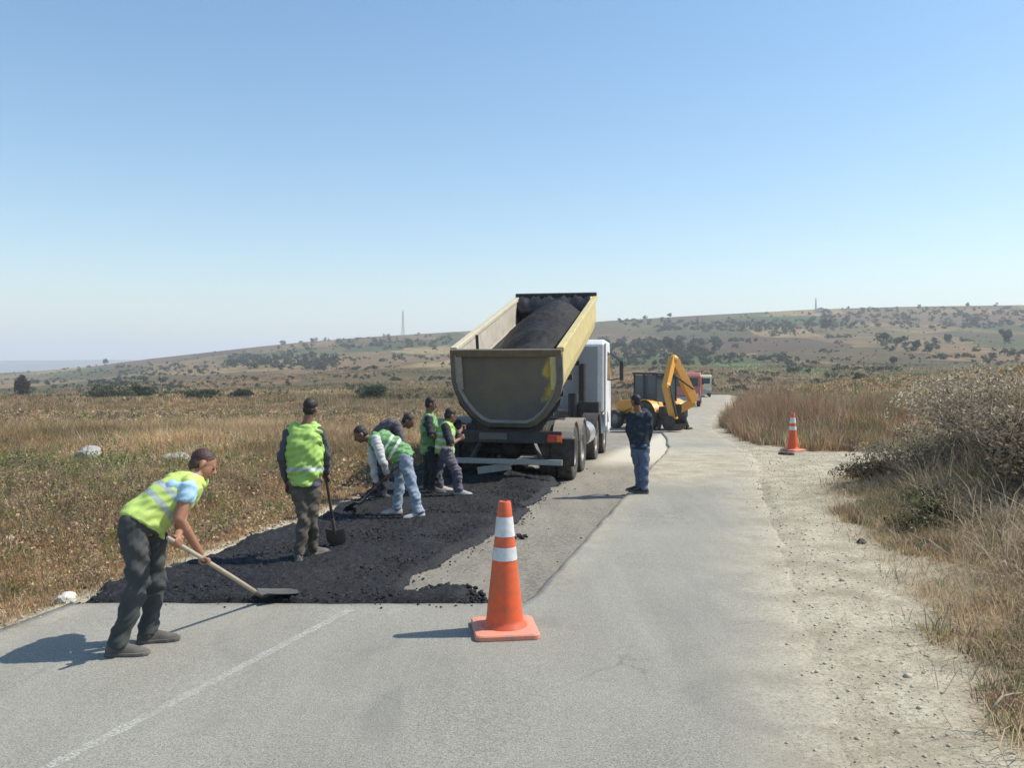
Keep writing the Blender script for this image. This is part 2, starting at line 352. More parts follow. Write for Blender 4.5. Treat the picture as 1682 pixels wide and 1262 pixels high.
def dustR(X, Y):
    dr = Rx(Y)-X; dl = X-Lx(Y)
    d = (1-sm(.02, .95, dr+.20*nz(X, Y, 1.1, 1)+.12*nz(X, Y, 3.3, 2)))
    d = np.maximum(d, .6*(1-sm(0, .6, dl)))
    d = np.maximum(d, .95*sm(13.8, 16, Y+.4*nz(X, Y, .8, 3))*(1-sm(20.5, 27, Y)))
    d = np.maximum(d, .45*(1-sm(.0, .5, X-Mx(Y)))*sm(7.15, 8.2, Y))
    return np.maximum(d, .55*sm(24, 30, Y))
Ms = lambda Y: np.where(Y < PY0, Mx(PY0)+.02+.28*(Y-PY0), np.where(Y > PY1, .5*(Lx(Y)+Rx(Y)), Mx(Y)+.016*nz(Y, Y*0, 4, 1)+.010*nz(Y, Y*0, 11, 2)))
ry = np.concatenate([np.arange(-25, PY0-.05, .2), [PY0], np.arange(PY0+.15, PY1-.05, .15), [PY1], np.arange(PY1+.5, 150, .5)])
NA, NB = 34, 44
Al, Am, Ar = Lx(ry)+.03*nz(ry, ry*0, 2.7, 4), Ms(ry), Rx(ry)+.75
RX = np.concatenate([Al[:, None]+(Am-Al)[:, None]*np.linspace(0, 1, NA)[None], (Am[:, None]+(Ar-Am)[:, None]*np.linspace(0, 1, NB)[None])[:, 1:]], 1)
RY = np.repeat(ry[:, None], RX.shape[1], 1); RY[np.isclose(ry, PY0), :NA-2] += .012*nz(RX[0, :NA-2]*0+RX[np.isclose(ry, PY0), :NA-2], 0, 9, 3)[0]
RZ = zroad(RY)+.004*nz(RX, RY, 1.3, 2)-.16*np.clip(RX-Rx(RY)+.12, 0, 1); nr_, nc_ = RX.shape; ri = np.arange(nr_*nc_).reshape(nr_, nc_)
Fr = np.stack([ri[:-1, :-1], ri[:-1, 1:], ri[1:, 1:], ri[1:, :-1]], -1); yc_ = .5*(ry[1:]+ry[:-1]); hole = (yc_ > PY0) & (yc_ < PY1)
kp_ = np.ones(Fr.shape[:2], bool); kp_[np.ix_(hole, np.arange(NA-1))] = False; Fr = Fr[kp_]
VR = np.stack([RX, RY, RZ], -1).reshape(-1, 3); VS = VR-np.array([0, 0, .075]); off_ = len(VR)
def wall(idx_): idx_ = np.asarray(idx_); return np.stack([idx_[:-1], idx_[1:], idx_[1:]+off_, idx_[:-1]+off_], -1)
r0_, r1_ = int(np.argmin(abs(ry-PY0))), int(np.argmin(abs(ry-PY1)))
Fw = np.concatenate([wall(ri[:, 0]), wall(ri[:, -1]), wall(ri[r0_, :NA]), wall(ri[r1_, :NA]), wall(ri[r0_:r1_+1, NA-1])])
DD = dustR(RX, RY).ravel()
npmesh('road', np.concatenate([VR, VS]), [Fr, Fw], mR, kind='structure', attrs={'dust': np.concatenate([DD, DD])})
yb = np.concatenate([np.arange(PY0, PY1, .2), [PY1]])
strip('milled_strip', yb, lambda Y: Lx(Y)-.05, lambda Y: Mx(Y)+.05, 90, -PD, mMil, lambda X, Y: .85*sm(17, 19.5, Y+.5*nz(X, Y, .9, 2))*sm(.5, 1.2, X-Lx(Y)-2.0), skirt=.02, noi=.003)
# faded line
mLn, t, b = newmat('faded_line_paint'); b.inputs['Base Color'].default_value = (.62, .61, .56, 1); b.inputs['Roughness'].default_value = .9
tr = t.nodes.new('ShaderNodeBsdfTransparent'); mx = t.nodes.new('ShaderNodeMixShader'); p = geo_pos(t)
f = mth(t, 'MULTIPLY', ramp(t, noise(t, 60, 5, .8, p), [(.42, 0.), (.58, .62)]), ramp(t, noise(t, 3.5, 5, .7, p), [(.32, .2), (.55, 1.)]))
lk(t, f, mx.inputs[0]); lk(t, tr.outputs[0], mx.inputs[1]); lk(t, b.outputs[0], mx.inputs[2]); lk(t, mx.outputs[0], t.nodes['Material Output'].inputs[0])
p0 = W(40, 1290, 4.09); p1 = W(575, 1002, 6.95)
mb = MB(); n = 60; d = Vector((p1.x-p0.x, p1.y-p0.y, 0)); sdv = Vector((d.y, -d.x, 0)).normalized()
for i in range(n):
    a = i/n; c_ = i/n+1/n; q0 = Vector((p0.x, p0.y, .004))+d*a; q1 = Vector((p0.x, p0.y, .004))+d*c_
    w0 = .038+.008*math.sin(i*1.7); w1 = .038+.008*math.sin((i+1)*1.7)
    mb.add([q0-sdv*w0, q0+sdv*w0, q1+sdv*w1, q1-sdv*w1], [(0, 1, 2, 3)])
o = mb.build('road_marking', mLn); o['kind'] = 'structure'
# ------------------------------------------------------------------ fresh asphalt
def gpx(px, py, z=-.01): r = RAY(px, py); k = (z-EYE)/r.z; return (r.x*k, r.y*k)
poly = [gpx(*q) for q in [(95, 1012), (150, 975), (200, 955), (300, 928), (430, 878), (510, 853), (585, 822), (620, 795), (700, 765), (860, 765), (915, 785), (905, 800), (868, 830), (858, 850), (800, 880), (745, 912), (690, 935), (663, 957), (668, 972), (700, 972), (722, 962), (752, 963), (785, 972), (770, 984), (800, 992), (850, 1000), (500, 1003)]]
def sdpoly(x, y, P):
    P = np.array(P); d = np.full(x.shape, 1e9); ins = np.zeros(x.shape, bool)
    for i in range(len(P)):
        a = P[i]; b_ = P[(i+1) % len(P)]; e_ = b_-a; w = np.stack([x-a[0], y-a[1]], -1)
        tt = np.clip((w@e_)/(e_@e_), 0, 1); q = w-tt[..., None]*e_; d = np.minimum(d, np.hypot(q[..., 0], q[..., 1]))
        c1 = (y >= a[1]) & (y < b_[1]) & (e_[0]*w[..., 1] < e_[1]*w[..., 0]); c2 = (y < a[1]) & (y >= b_[1]) & (e_[0]*w[..., 1] > e_[1]*w[..., 0])
        ins ^= (c1 | c2)
    return np.where(ins, d, -d)
gx = np.arange(-5.4, 2.2, .028); gy = np.arange(6.95, 17.6, .03); X, Y = np.meshgrid(gx, gy)
sd = sdpoly(X, Y, poly)+.05*nz(X, Y, 4, 2)+.035*nz(X, Y, 11, 3)
sd = np.minimum(sd, (Y-PY0-.015)*1.2+.012*nz(X, Y, 9, 2))
fin = sm(-.03, .12, sd)
jit_ = rs.rand(*X.shape)
bumpz = .012*nz(X, Y, 6, 1)+.028*nz(X, Y, 2.2, 3)+.012*nz(X, Y, 3.7, 4)+.024*(jit_-.4)+.016*(rs.rand(*X.shape) > .92)
heap = .05*np.exp(-((X+2.1)**2+(Y-7.9)**2)/.15)+.05*sm(0, .5, Lx(Y)-X+.5)*sm(0, .3, sd)
heap = heap+.10*np.exp(-((X+.5)/1.0)**2-((Y-15.2)/.9)**2)+.05*np.exp(-((X+1.9)/.5)**2-((Y-12.2)/.5)**2)
basez = np.where(X < Lx(Y), np.maximum(G(X, Y), -.05), -PD)
Z = basez-.02+fin*(.070+.02)+(bumpz+heap)*fin
keep = (sd > -.06); i = np.arange(X.size).reshape(X.shape)
kq = keep[:-1, :-1] | keep[1:, :-1] | keep[:-1, 1:] | keep[1:, 1:]
Fq = np.stack([i[:-1, :-1], i[:-1, 1:], i[1:, 1:], i[1:, :-1]], -1)[kq]
Xj = X+(rs.rand(*X.shape)-.5)*.016; Yj = Y+(rs.rand(*X.shape)-.5)*.016
V = [np.stack([Xj, Yj, Z], -1).reshape(-1, 3)]; Fa = [Fq]; off = X.size
# loose lumps
ico = bmesh.new(); bmesh.ops.create_icosphere(ico, subdivisions=1, radius=1); iv = np.array([v.co[:] for v in ico.verts]); itf = np.array([[v.index for v in f.verts] for f in ico.faces]); ico.free()
def lumps(pos, rad, flat=.7, seed=1):
    r = np.random.RandomState(seed); n = len(pos)
    v = iv[None]*(1+(r.rand(n, len(iv), 1)-.5)*.6)*rad[:, None, None]*np.array([1, 1, flat]); a = r.rand(n)*6.28
    c, s = np.cos(a)[:, None], np.sin(a)[:, None]; x = v[..., 0]*c-v[..., 1]*s; y = v[..., 0]*s+v[..., 1]*c
    v = np.stack([x, y, v[..., 2]], -1)+pos[:, None]
    return v.reshape(-1, 3), (itf[None]+(np.arange(n)*len(iv))[:, None, None]).reshape(-1, 3)
N = 60000; lx = rs.uniform(-5.3, 2.4, N); ly = rs.uniform(6.95, 17, N); s_ = sdpoly(lx, ly, poly)+.05*nz(lx, ly, 4, 2)
pr = np.where(s_ > 0, .55, np.exp(s_/.10)*.30+.004); k = (rs.rand(N) < pr) & ((ly > PY0+.02) | (rs.rand(N) < .35*np.exp((ly-PY0)/.05))) & (lx < Mx(ly)-.02)
lx, ly, s_ = lx[k], ly[k], s_[k]
rad = .004+.012*rs.rand(len(lx))**2.6+.012*rs.rand(len(lx))*(rs.rand(len(lx)) > .95)
inside = s_ > .1
zz = np.where(inside, -PD+.070, np.where(lx < Lx(ly), G(lx, ly), -PD))+rad*.3
zz = np.where(ly < PY0, rad*.3, zz)
zz = zz+np.where(inside, .010*nz(lx, ly, 6, 1)+.010*nz(lx, ly, 2.2, 3)+.10*np.exp(-((lx+.5)/1.0)**2-((ly-15.2)/.9)**2), 0)
# clumps beside the patch edge
cl = [gpx(*q) for q in [(712, 968), (730, 965), (745, 968), (758, 966), (770, 984), (790, 988), (700, 975), (716, 978), (740, 980), (856, 880), (668, 980), (760, 990), (775, 975)]]
cxs = []; 
for (a_, b_) in cl:
    m = 34
    q = np.stack([a_+rs.randn(m)*.055, b_+rs.randn(m)*.05, np.zeros(m)-PD+.01+rs.rand(m)*.045], -1); cxs.append(q)
cxs = np.concatenate(cxs[:9]+cxs[10:]+[cxs[9][:14]]); crad = .012+.02*rs.rand(len(cxs))
v_, f_ = lumps(np.concatenate([np.stack([lx, ly, zz], -1), cxs]), np.concatenate([rad, crad]), .75, 3)
mA, t, b = newmat('fresh_asphalt'); p = geo_pos(t)
c = ramp(t, noise(t, 55, 4, .8, p), [(.38, (.004, .004, .005)), (.52, (.010, .0105, .012)), (.62, (.042, .043, .048)), (.70, (.16, .16, .17))])
c = mixc(t, ramp(t, noise(t, 1.1, 3, .6, p), [(.4, 0.), (.7, .25)]), c, (.018, .019, .022))
lk(t, c, b.inputs['Base Color']); b.inputs['Roughness'].default_value = .7; b.inputs['Specular IOR Level'].default_value = .3
bump(t, b, noise(t, 80, 4, .8, p), .8, .01)
o = npmesh('fresh_asphalt', np.concatenate(V+[v_]), [Fq, f_+off], mA, kind='stuff'); tag(o, 'loose black hot asphalt spread over the milled strip behind the tipper truck', 'asphalt')
# loose stones on the shoulder and side track
N = 60000; lx = rs.uniform(0, 16, N); ly = rs.uniform(3.5, 26, N)
k = (gravw(lx, ly) > rs.rand(N)) & (lx > Rx(ly)-.4*rs.rand(N)**2); lx, ly = lx[k], ly[k]
k = rs.rand(len(lx)) < .75; lx, ly = lx[k], ly[k]
rad = .005+.012*rs.rand(len(lx))**3+.014*(rs.rand(len(lx)) > .992)
lz = np.where(lx > Rx(ly), G(lx, ly), zroad(ly))+rad*.2
N2 = 3500; ax = rs.uniform(-6, 0, N2); ay = rs.uniform(5.5, 14, N2); k = (np.abs(Lx(ay)-ax-.12) < .12+.12*rs.rand(N2)); ax, ay = ax[k], ay[k]
ar = .008+.02*rs.rand(len(ax))**2
v_, f_ = lumps(np.concatenate([np.stack([lx, ly, lz], -1), np.stack([ax, ay, G(ax, ay)+ar*.3], -1)]), np.concatenate([rad, ar]), .7, 5)
mS = M('pale_stone', (.50, .45, .35), .9, dirt=.5, dcol=(.25, .2, .14), sc=3)
tag(npmesh('gravel', v_, f_, mS, kind='stuff'), 'pale loose gravel on the road shoulder and dirt side track', 'gravel')

# ------------------------------------------------------------------ grass
def blades(x, y, z, h, col, nb, wid, lean, r, curl=.5, spread=.05):
    """nb blades per tuft, all arrays per tuft"""
    n = len(x); rep = lambda a: np.repeat(a, nb)
    X, Y, Z, H = rep(x), rep(y), rep(z), rep(h)*(.45+.75*r.rand(n*nb)); m = n*nb
    a = r.rand(m)*6.283; sp = rep(np.full(n, 1.0)*spread)*r.rand(m); X = X+np.cos(a)*sp; Y = Y+np.sin(a)*sp
    a2 = a+r.randn(m)*.8; le = lean*(.3+r.rand(m)); dx, dy = np.cos(a2)*le, np.sin(a2)*le
    f = r.rand(m)*6.283; w = rep(np.full(n, 1.0)*wid)*(.6+.8*r.rand(m)); wx, wy = np.cos(f)*w, np.sin(f)*w
    zt = np.sqrt(np.clip(1-le**2, .15, 1))
    P = [np.stack([X-wx, Y-wy, Z-.03], -1), np.stack([X+wx, Y+wy, Z-.03], -1),
         np.stack([X+dx*H*.45+wx*.75, Y+dy*H*.45+wy*.75, Z+H*.55*zt], -1), np.stack([X+dx*H*.45-wx*.75, Y+dy*H*.45-wy*.75, Z+H*.55*zt], -1),
         np.stack([X+dx*H*(1+curl*le), Y+dy*H*(1+curl*le), Z+H*(1-.3*curl*le)*zt], -1)]
    V = np.stack(P, 1).reshape(-1, 3); o = (np.arange(m)*5)[:, None]
    C = np.repeat(col, nb, 0)*(.65+.7*r.rand(m, 1)); C = np.repeat(C, 5, 0)
    return V, o+np.array([[0, 1, 2, 3]]), o+np.array([[3, 2, 4]]), C
def combine(name, parts, mat, label, cat, kind='stuff'):
    V = []; Q = []; T = []; C = []; o = 0
    for v, q, t3, c in parts:
        V.append(v); C.append(c); Q.append(q+o); T.append(t3+o); o += len(v)
    ob = npmesh(name, np.concatenate(V), [np.concatenate(Q), np.concatenate(T)], mat, cols=np.clip(np.concatenate(C), 0, 1))
    return tag(ob, label, cat, kind=kind)
mGr = leafmat('dry_grass_blade', trans=.42)
STR, ORG, BRN, RED, GRN, DGR, PAL = [np.array(c) for c in ((.52, .40, .235), (.48, .30, .155), (.32, .235, .155), (.31, .18, .13), (.19, .26, .08), (.10, .13, .055), (.66, .58, .42))]
def pick(x, y, r, right=False):
    n = len(x); a = nz(x, y, .30, 1); b_ = nz(x, y, .75, 4); q = r.rand(n)
    w = np.stack([.30+.25*a, .22-.15*a+.25*np.clip(b_, 0, 1), .42-.1*a, .22+.15*np.clip(-b_, -1, 1), .14+.20*np.clip(-a-b_*.6, 0, 1.5), .10*np.ones(n), .10*np.ones(n)], 1)
    if not right:
        w[:, 4] += 1.2*np.exp(-((x+9.6)**2/14+(y-16.6)**2/4))+.8*np.exp(-((x+5.5)**2/1.5+(y-12.6)**2/1.5))
        w[:, 1] += 1.3*(1-sm(1.0, 3.2, Lx(y)-x)); w[:, 0] += .5*(1-sm(1.0, 2.6, Lx(y)-x))
        w[:, 0] += .7*sm(17, 22, y)*(1-sm(36, 50, y)); w[:, 1] += .5*sm(17, 22, y)
        w[:, 2] += .25*(1-sm(17, 22, y))
    w = np.clip(w, .01, None); w /= w.sum(1, keepdims=True); cw = np.cumsum(w, 1)
    k = (q[:, None] > cw).sum(1).clip(0, 6); return np.stack([STR, ORG, BRN, RED, GRN, DGR, PAL])[k]*(1+.32*nz(x, y, .45, 2)+.25*nz(x, y, 1.4, 3)).clip(.35, 1.7)[:, None]
def scatter(n, x0, x1, y0, y1, r, fan=True):
    """points spread over a wedge as seen from the road"""
    y = np.sqrt(r.uniform(y0**2, y1**2, n)); x = r.uniform(x0, x1, n)
    if fan: x = x*y
    return x, y
def weedy(x0, x1, y0, y1, n, r, keep):
    x, y = scatter(n, x0, x1, y0, y1, r); k = keep(x, y) & (nz(x, y, .55, 4)+.8*r.randn(len(x)) > .1); x, y = x[k], y[k]; n = len(x); m = 60
    cs = np.array([(.42, .31, .20), (.30, .27, .15), (.54, .41, .26), (.17, .24, .07), (.20, .15, .125), (.60, .46, .28), (.50, .34, .23)]); gsel = np.exp(-((x+9.6)**2/14+(y-16.6)**2/4))
    ci = np.where(r.rand(n) < gsel*.5, 3, r.randint(0, 7, n)); R0 = .06+.16*r.rand(n)+.004*y; X = np.repeat(x, m); Y = np.repeat(y, m); Rr = np.repeat(R0, m)
    d = r.randn(n*m, 3); d /= np.linalg.norm(d, axis=1, keepdims=True); d[:, 2] = np.abs(d[:, 2])*1.3; P = np.stack([X, Y, G(X, Y)], -1)+d*(Rr*r.rand(n*m)**.5)[:, None]
    a = r.randn(n*m, 3); a /= np.linalg.norm(a, axis=1, keepdims=True); b_ = np.cross(a, r.randn(n*m, 3)); s = (.004+.0011*Y)[:, None]*(.6+.8*r.rand(n*m, 1))
    V = np.stack([P-a*s, P+b_*s*.4, P+a*s, P-b_*s*.4, P+a*s*1.4], 1).reshape(-1, 3); o = (np.arange(n*m)*5)[:, None]
    C = np.repeat(np.repeat(cs[ci], m, 0)*(.6+.9*r.rand(n*m, 1)), 5, 0)
    return V, o+np.array([[0, 1, 2, 3]]), o+np.array([[1, 4, 3]]), C
r = np.random.RandomState(11); parts = []
# left, near
x, y = scatter(26000, -.95, .05, 5.5, 17, r); k = (Lx(y)-x > .0+.14*r.rand(len(x))); x, y = x[k], y[k]
dn = nz(x, y, .9, 2); dl = Lx(y)-x
h = (.07+.15*r.rand(len(x))**2+.06*dn+.06*sm(1.5, 4, dl))*(.6+.5*sm(.1, .9, dl)); parts.append(blades(x, y, G(x, y), h.clip(.05, 1)*.75, pick(x, y, r), 15, .004, .85, r, spread=.11))
x, y = scatter(1100, -.95, .05, 5.8, 18, r); k = (Lx(y)-x > .8); x, y = x[k], y[k]; dn = nz(x, y, .5, 5)
parts.append(blades(x, y, G(x, y), (.35+.3*r.rand(len(x))+.15*dn).clip(.15, 1), pick(x, y, r)*.9, 8, .0035, .45, r, spread=.07))
# left, middle
x, y = scatter(30000, -1.0, .2, 16, 32, r); k = (Lx(y)-x > .2); x, y = x[k], y[k]; dn = nz(x, y, .5, 5)
parts.append(blades(x, y, G(x, y), (.14+.22*r.rand(len(x))+.14*dn+.36*sm(20, 26, y)*sm(1, 4, Lx(y)-x)*(1-sm(31, 38, y))*(.55+.5*sm(-.3, .3, -x/y-.15))-.3*np.exp(-((x+9.6)**2/16+(y-16.6)**2/5))).clip(.1, 1.2), pick(x, y, r), 9, .007, .62, r, spread=.14))
x, y = scatter(26000, -1.05, .25, 31, 130, r); k = (Lx(y)-x > .4); x, y = x[k], y[k]; dn = nz(x, y, .2, 5)
parts.append(blades(x, y, G(x, y), (.3+.35*r.rand(len(x))+.2*dn).clip(.1, 1.0), pick(x, y, r)*(1-.25*sm(45, 90, y))[:, None], 7, .02, .5, r, spread=.4))
parts += [weedy(-.95, .0, 5.6, 17, 7000, r, lambda x, y: Lx(y)-x > .2), weedy(-1.0, .05, 17, 80, 9000, r, lambda x, y: Lx(y)-x > .5)]
x, y = scatter(30000, -1.15, .25, 105, 330, r); k = nz(x, y, .035, 2)+.5*nz(x, y, .11, 3) > -.35; x, y = x[k], y[k]
cf = pick(x*.2, y*.2, r)*(.62+.3*r.rand(len(x), 1)); gq = (nz(x, y, .03, 4) > .25)[:, None]; cf = np.where(gq, cf*.4+DGR*.6, cf)
parts.append(blades(x, y, G(x, y), (.4+.5*r.rand(len(x))).clip(.1, 1.2), cf, 5, .055, .6, r, spread=1.0))
combine('dry_grass', parts, mGr, 'tall dry brown and straw grass covering the field left of the road', 'grass')
# right
parts = [weedy(.22, 1.0, 4.5, 60, 5200, r, lambda x, y: (x-Rx(y) > .8) & (gravw(x, y) < .5))]
def grav_free(x, y, r, thr=.5): return gravw(x, y)+.25*(r.rand(len(x))-.5) < thr
x, y = scatter(27000, .18, .95, 4, 15.4, r); k = (x-Rx(y) > .6) & grav_free(x, y, r, .6) & ((nz(x, y, .85, 5) < .22) | (r.rand(len(x)) < .18)); x, y = x[k], y[k]; dr = x-Rx(y)
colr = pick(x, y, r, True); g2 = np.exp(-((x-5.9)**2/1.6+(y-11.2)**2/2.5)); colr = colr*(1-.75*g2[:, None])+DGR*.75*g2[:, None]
h = (.05+.09*r.rand(len(x))+.04*nz(x, y, .8, 3)+.24*sm(2.4, 4.2, dr)*(.6+.7*r.rand(len(x)))+.05*sm(8, 10, y)).clip(.04, .8)
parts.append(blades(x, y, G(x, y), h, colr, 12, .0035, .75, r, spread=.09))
# straw litter lying flat
x, y = scatter(8200, .25, .9, 4, 14, r); k = (x-Rx(y) > .55+1.3*r.rand(len(x))); x, y = x[k], y[k]
parts.append(blades(x, y, G(x, y)+.03, .15+.15*r.rand(len(x)), np.repeat((STR*.6+PAL*.4)[None], len(x), 0)*(.5+.6*r.rand(len(x), 1)), 5, .0028, .97, r, spread=.15))
x, y = scatter(26000, .2, 1.05, 20.8, 46, r); k = (x-Rx(y) > .3+.5*nz(x, y, .7, 2)**2) & grav_free(x, y, r, .5); x, y = x[k], y[k]
dr = x-Rx(y)
cr = pick(x, y, r, True)*(.80+.15*r.rand(len(x), 1)); q = (np.exp(-((dr-1.8)/2.6)**2)*sm(25, 30, y))[:, None]; cr = cr*(1-.6*q)+(RED*.7+BRN*.3)*.6*q
parts.append(blades(x, y, G(x, y), (.30+.35*r.rand(len(x))+.12*nz(x, y, .5, 5)+.5*q[:, 0]*(.5+r.rand(len(x)))).clip(.1, 1.7), cr, 9, .007, .4, r, spread=.12))
x, y = scatter(9000, .2, 1.1, 46, 100, r); k = (x-Rx(y) > .5); x, y = x[k], y[k]; dr = x-Rx(y)
cr = pick(x, y, r, True); q = np.exp(-((dr-2)/3)**2)[:, None]; cr = cr*(1-.7*q)+(RED*.7+BRN*.3)*.7*q
parts.append(blades(x, y, G(x, y), (.4+.4*r.rand(len(x))+.4*q[:, 0]).clip(.1, 1.6), cr, 8, .017, .4, r, spread=.3))
x, y = scatter(3400, .36, .95, 5, 14.5, r); k = (x-Rx(y) > 2.0) & grav_free(x, y, r, .5); x, y = x[k], y[k]
parts.append(blades(x, y, G(x, y)+.02, .35+.45*r.rand(len(x)), np.array([[.52, .43, .31]])*(.35+.9*r.rand(len(x), 1)), 5, .0045, .9, r, spread=.15))
x, y = scatter(22000, .24, 1.1, 100, 300, r); k = nz(x, y, .035, 2)+.5*nz(x, y, .11, 3) > -.35; x, y = x[k], y[k]
cf = pick(x*.2, y*.2, r, True)*(.62+.3*r.rand(len(x), 1)); gq = (nz(x, y, .03, 4) > .25)[:, None]; cf = np.where(gq, cf*.4+DGR*.6, cf)
parts.append(blades(x, y, G(x, y), (.4+.5*r.rand(len(x))).clip(.1, 1.2), cf, 5, .055, .6, r, spread=1.0))
parts.append(weedy(.25, .95, 24, 75, 5200, r, lambda x, y: (x-Rx(y) > 1.0) & (nz(x, y, .3, 5) > -.3)))
combine('dry_weeds', parts, mGr, 'dry straw and dark weeds covering the bank and field right of the road', 'weeds')
# ------------------------------------------------------------------ shrubs and trees
mLf = leafmat('foliage_leaf', trans=.45); mBark = M('bark', (.16, .12, .085), .9, sc=10); mTwig = M('bleached_twig', (.40, .33, .25), .9, sc=10)
def leafcloud(c, rad, n, size, cols, r, lob=9, low=-.6):
    """leaf faces spread in an uneven crown made of overlapping clumps"""
    c = np.array(c); rad = np.array(rad)
    lc = r.randn(lob, 3); lc /= np.linalg.norm(lc, axis=1, keepdims=True); lc *= (.25+.55*r.rand(lob, 1)); lr = .28+.28*r.rand(lob)
    k = r.randint(0, lob, n); d = r.randn(n, 3); d /= np.linalg.norm(d, axis=1, keepdims=True)
    p = lc[k]+d*(lr[k]*(.55+.5*r.rand(n)))[:, None]; p = p[p[:, 2] > low]; n = len(p)
    tone = (.6+.8*r.rand(lob))[k[:n]]*(.7+.6*r.rand(n))
    P = c+p*rad; a = r.randn(n, 3); a /= np.linalg.norm(a, axis=1, keepdims=True); b_ = np.cross(a, r.randn(n, 3)); b_ /= np.linalg.norm(b_, axis=1, keepdims=True)
    s = size*(.5+r.rand(n))[:, None]
    V = np.stack([P-a*s, P+b_*s*.45, P+a*s, P-b_*s*.45], 1).reshape(-1, 3); F = (np.arange(n)*4)[:, None]+np.array([[0, 1, 2, 3]])
    cols = np.array(cols); C = cols[r.randint(0, len(cols), n)]*tone[:, None]
    return V, F, np.repeat(C, 4, 0)
def shrub(label, cat, base, rad, n, size, cols, seed, name='shrub', group=None, parts=True, trunk=True, low=-.8, lob=9, stems=7, lift=.75):
    r = np.random.RandomState(seed); base = Vector(base)
    V, F, C = leafcloud((0, 0, rad[2]*lift), rad, n, size, cols, r, lob=lob, low=low)
    if not parts:
        o = npmesh(name, V, F, mLf, cols=np.clip(C, 0, 1)); o.location = base; return tag(o, label, cat, group)
    root = thing(name, label, cat, base, group=group)
    o = npmesh('foliage', V, F, mLf, cols=np.clip(C, 0, 1)); o.parent = root
    mb = MB()
    for i in range(stems):
        a = r.rand()*6.28; q = rad[0]*(.3+.6*r.rand()); tip = Vector((math.cos(a)*q, math.sin(a)*q*rad[1]/rad[0], rad[2]*(.8+.75*r.rand())))
        w = .004+.009*rad[2]
        mid = tip*.5+Vector((r.randn()*.06, r.randn()*.06, .08)); mb.tube([(0, 0, -.08), mid, tip], [w, w*.6, w*.2], 6)
        for j in range(3):
            t0 = mid.lerp(tip, r.rand()); t1 = t0+Vector((r.randn()*.28*rad[0], r.randn()*.25*rad[1], (.1+.35*r.rand())*rad[2])); mb.tube([t0, t1], [w*.4, w*.12], 5)
    mb.build('stem', mTwig if stems > 12 else mBark, root)
    return root
PL = [(.56, .50, .38), (.44, .36, .25), (.30, .22, .14), (.66, .61, .50), (.17, .17, .08), (.46, .34, .28)]
hb = lambda px, py, Y: (W(px, py, Y).x, Y, float(G(W(px, py, Y).x, Y)))
shrub('big dry shrub with pale grey leaves on the right bank', 'shrub', hb(1610, 720, 12.8), (1.5, 1.1, .74), 7500, .026, PL, 21, lob=22, stems=60, low=-1)
shrub('lower pale leaved shrub left of the big dry shrub on the bank', 'shrub', hb(1490, 710, 13.4), (1.3, .7, .42), 3300, .024, PL+[(.12, .15, .06)], 22, lob=16, low=-1, stems=30)
shrub('brown leafless shrub between the pale shrub and the dark bush', 'shrub', hb(1640, 760, 11.4), (.9, .7, .5), 2600, .026, [(.36, .28, .20), (.25, .19, .14), (.50, .42, .31), (.18, .17, .09)], 26, lob=16, low=-1, stems=60)
shrub('dark twiggy bush at the right edge in front of the pale shrub', 'bush', hb(1700, 760, 10.2), (.75, .8, .62), 4600, .030, [(.07, .055, .04), (.05, .055, .03), (.20, .14, .10), (.26, .21, .14)], 23, name='bush', lob=12, low=-1, stems=40)
shrub('small dark green bush low on the right bank below the shrubs', 'bush', hb(1530, 850, 9.9), (.60, .5, .24), 3000, .022, [(.06, .08, .03), (.10, .12, .05), (.20, .16, .09)], 24, name='bush', lob=12, low=-1, stems=16)
shrub('withered brown bush on the corner of the dirt side track', 'bush', hb(1425, 775, 13.6), (.65, .4, .20), 2200, .024, [(.16, .11, .08), (.09, .085, .05), (.30, .23, .15)], 25, name='bush', lob=12, low=-1, stems=24)
# mid distance bushes
for i, (px, py, w, hgt, lab, cols) in enumerate([
    (36, 650, 14, 26, 'lone dark bush beyond the field at the left edge', [(.05, .035, .035), (.08, .05, .045)]),
    (182, 655, 55, 22, 'wide green bush beyond the field below the left end of the hill', [(.05, .075, .04), (.09, .11, .06)]),
    (235, 652, 22, 16, 'small green bush beside the wide green bush beyond the field', [(.05, .075, .04), (.08, .10, .05)]),
    (335, 656, 36, 14, 'low green bush behind the field between the bent and standing workers', [(.06, .085, .04), (.09, .11, .06)]),
    (398, 654, 22, 12, 'small dark bush just left of the standing worker beyond the field', [(.05, .07, .04), (.07, .09, .05)]),
    (614, 655, 34, 22, 'rounded green bush on the slope above the bent workers', [(.045, .08, .045), (.08, .12, .06)])]):
    h = HIT(px, py, 90)
    sc = h.y/FPX; shrub(lab, 'bush', h, (w*sc, w*sc*.6, hgt*sc*.75), 1500, sc*2.2, cols, 40+i, name='bush', stems=4, lob=12)
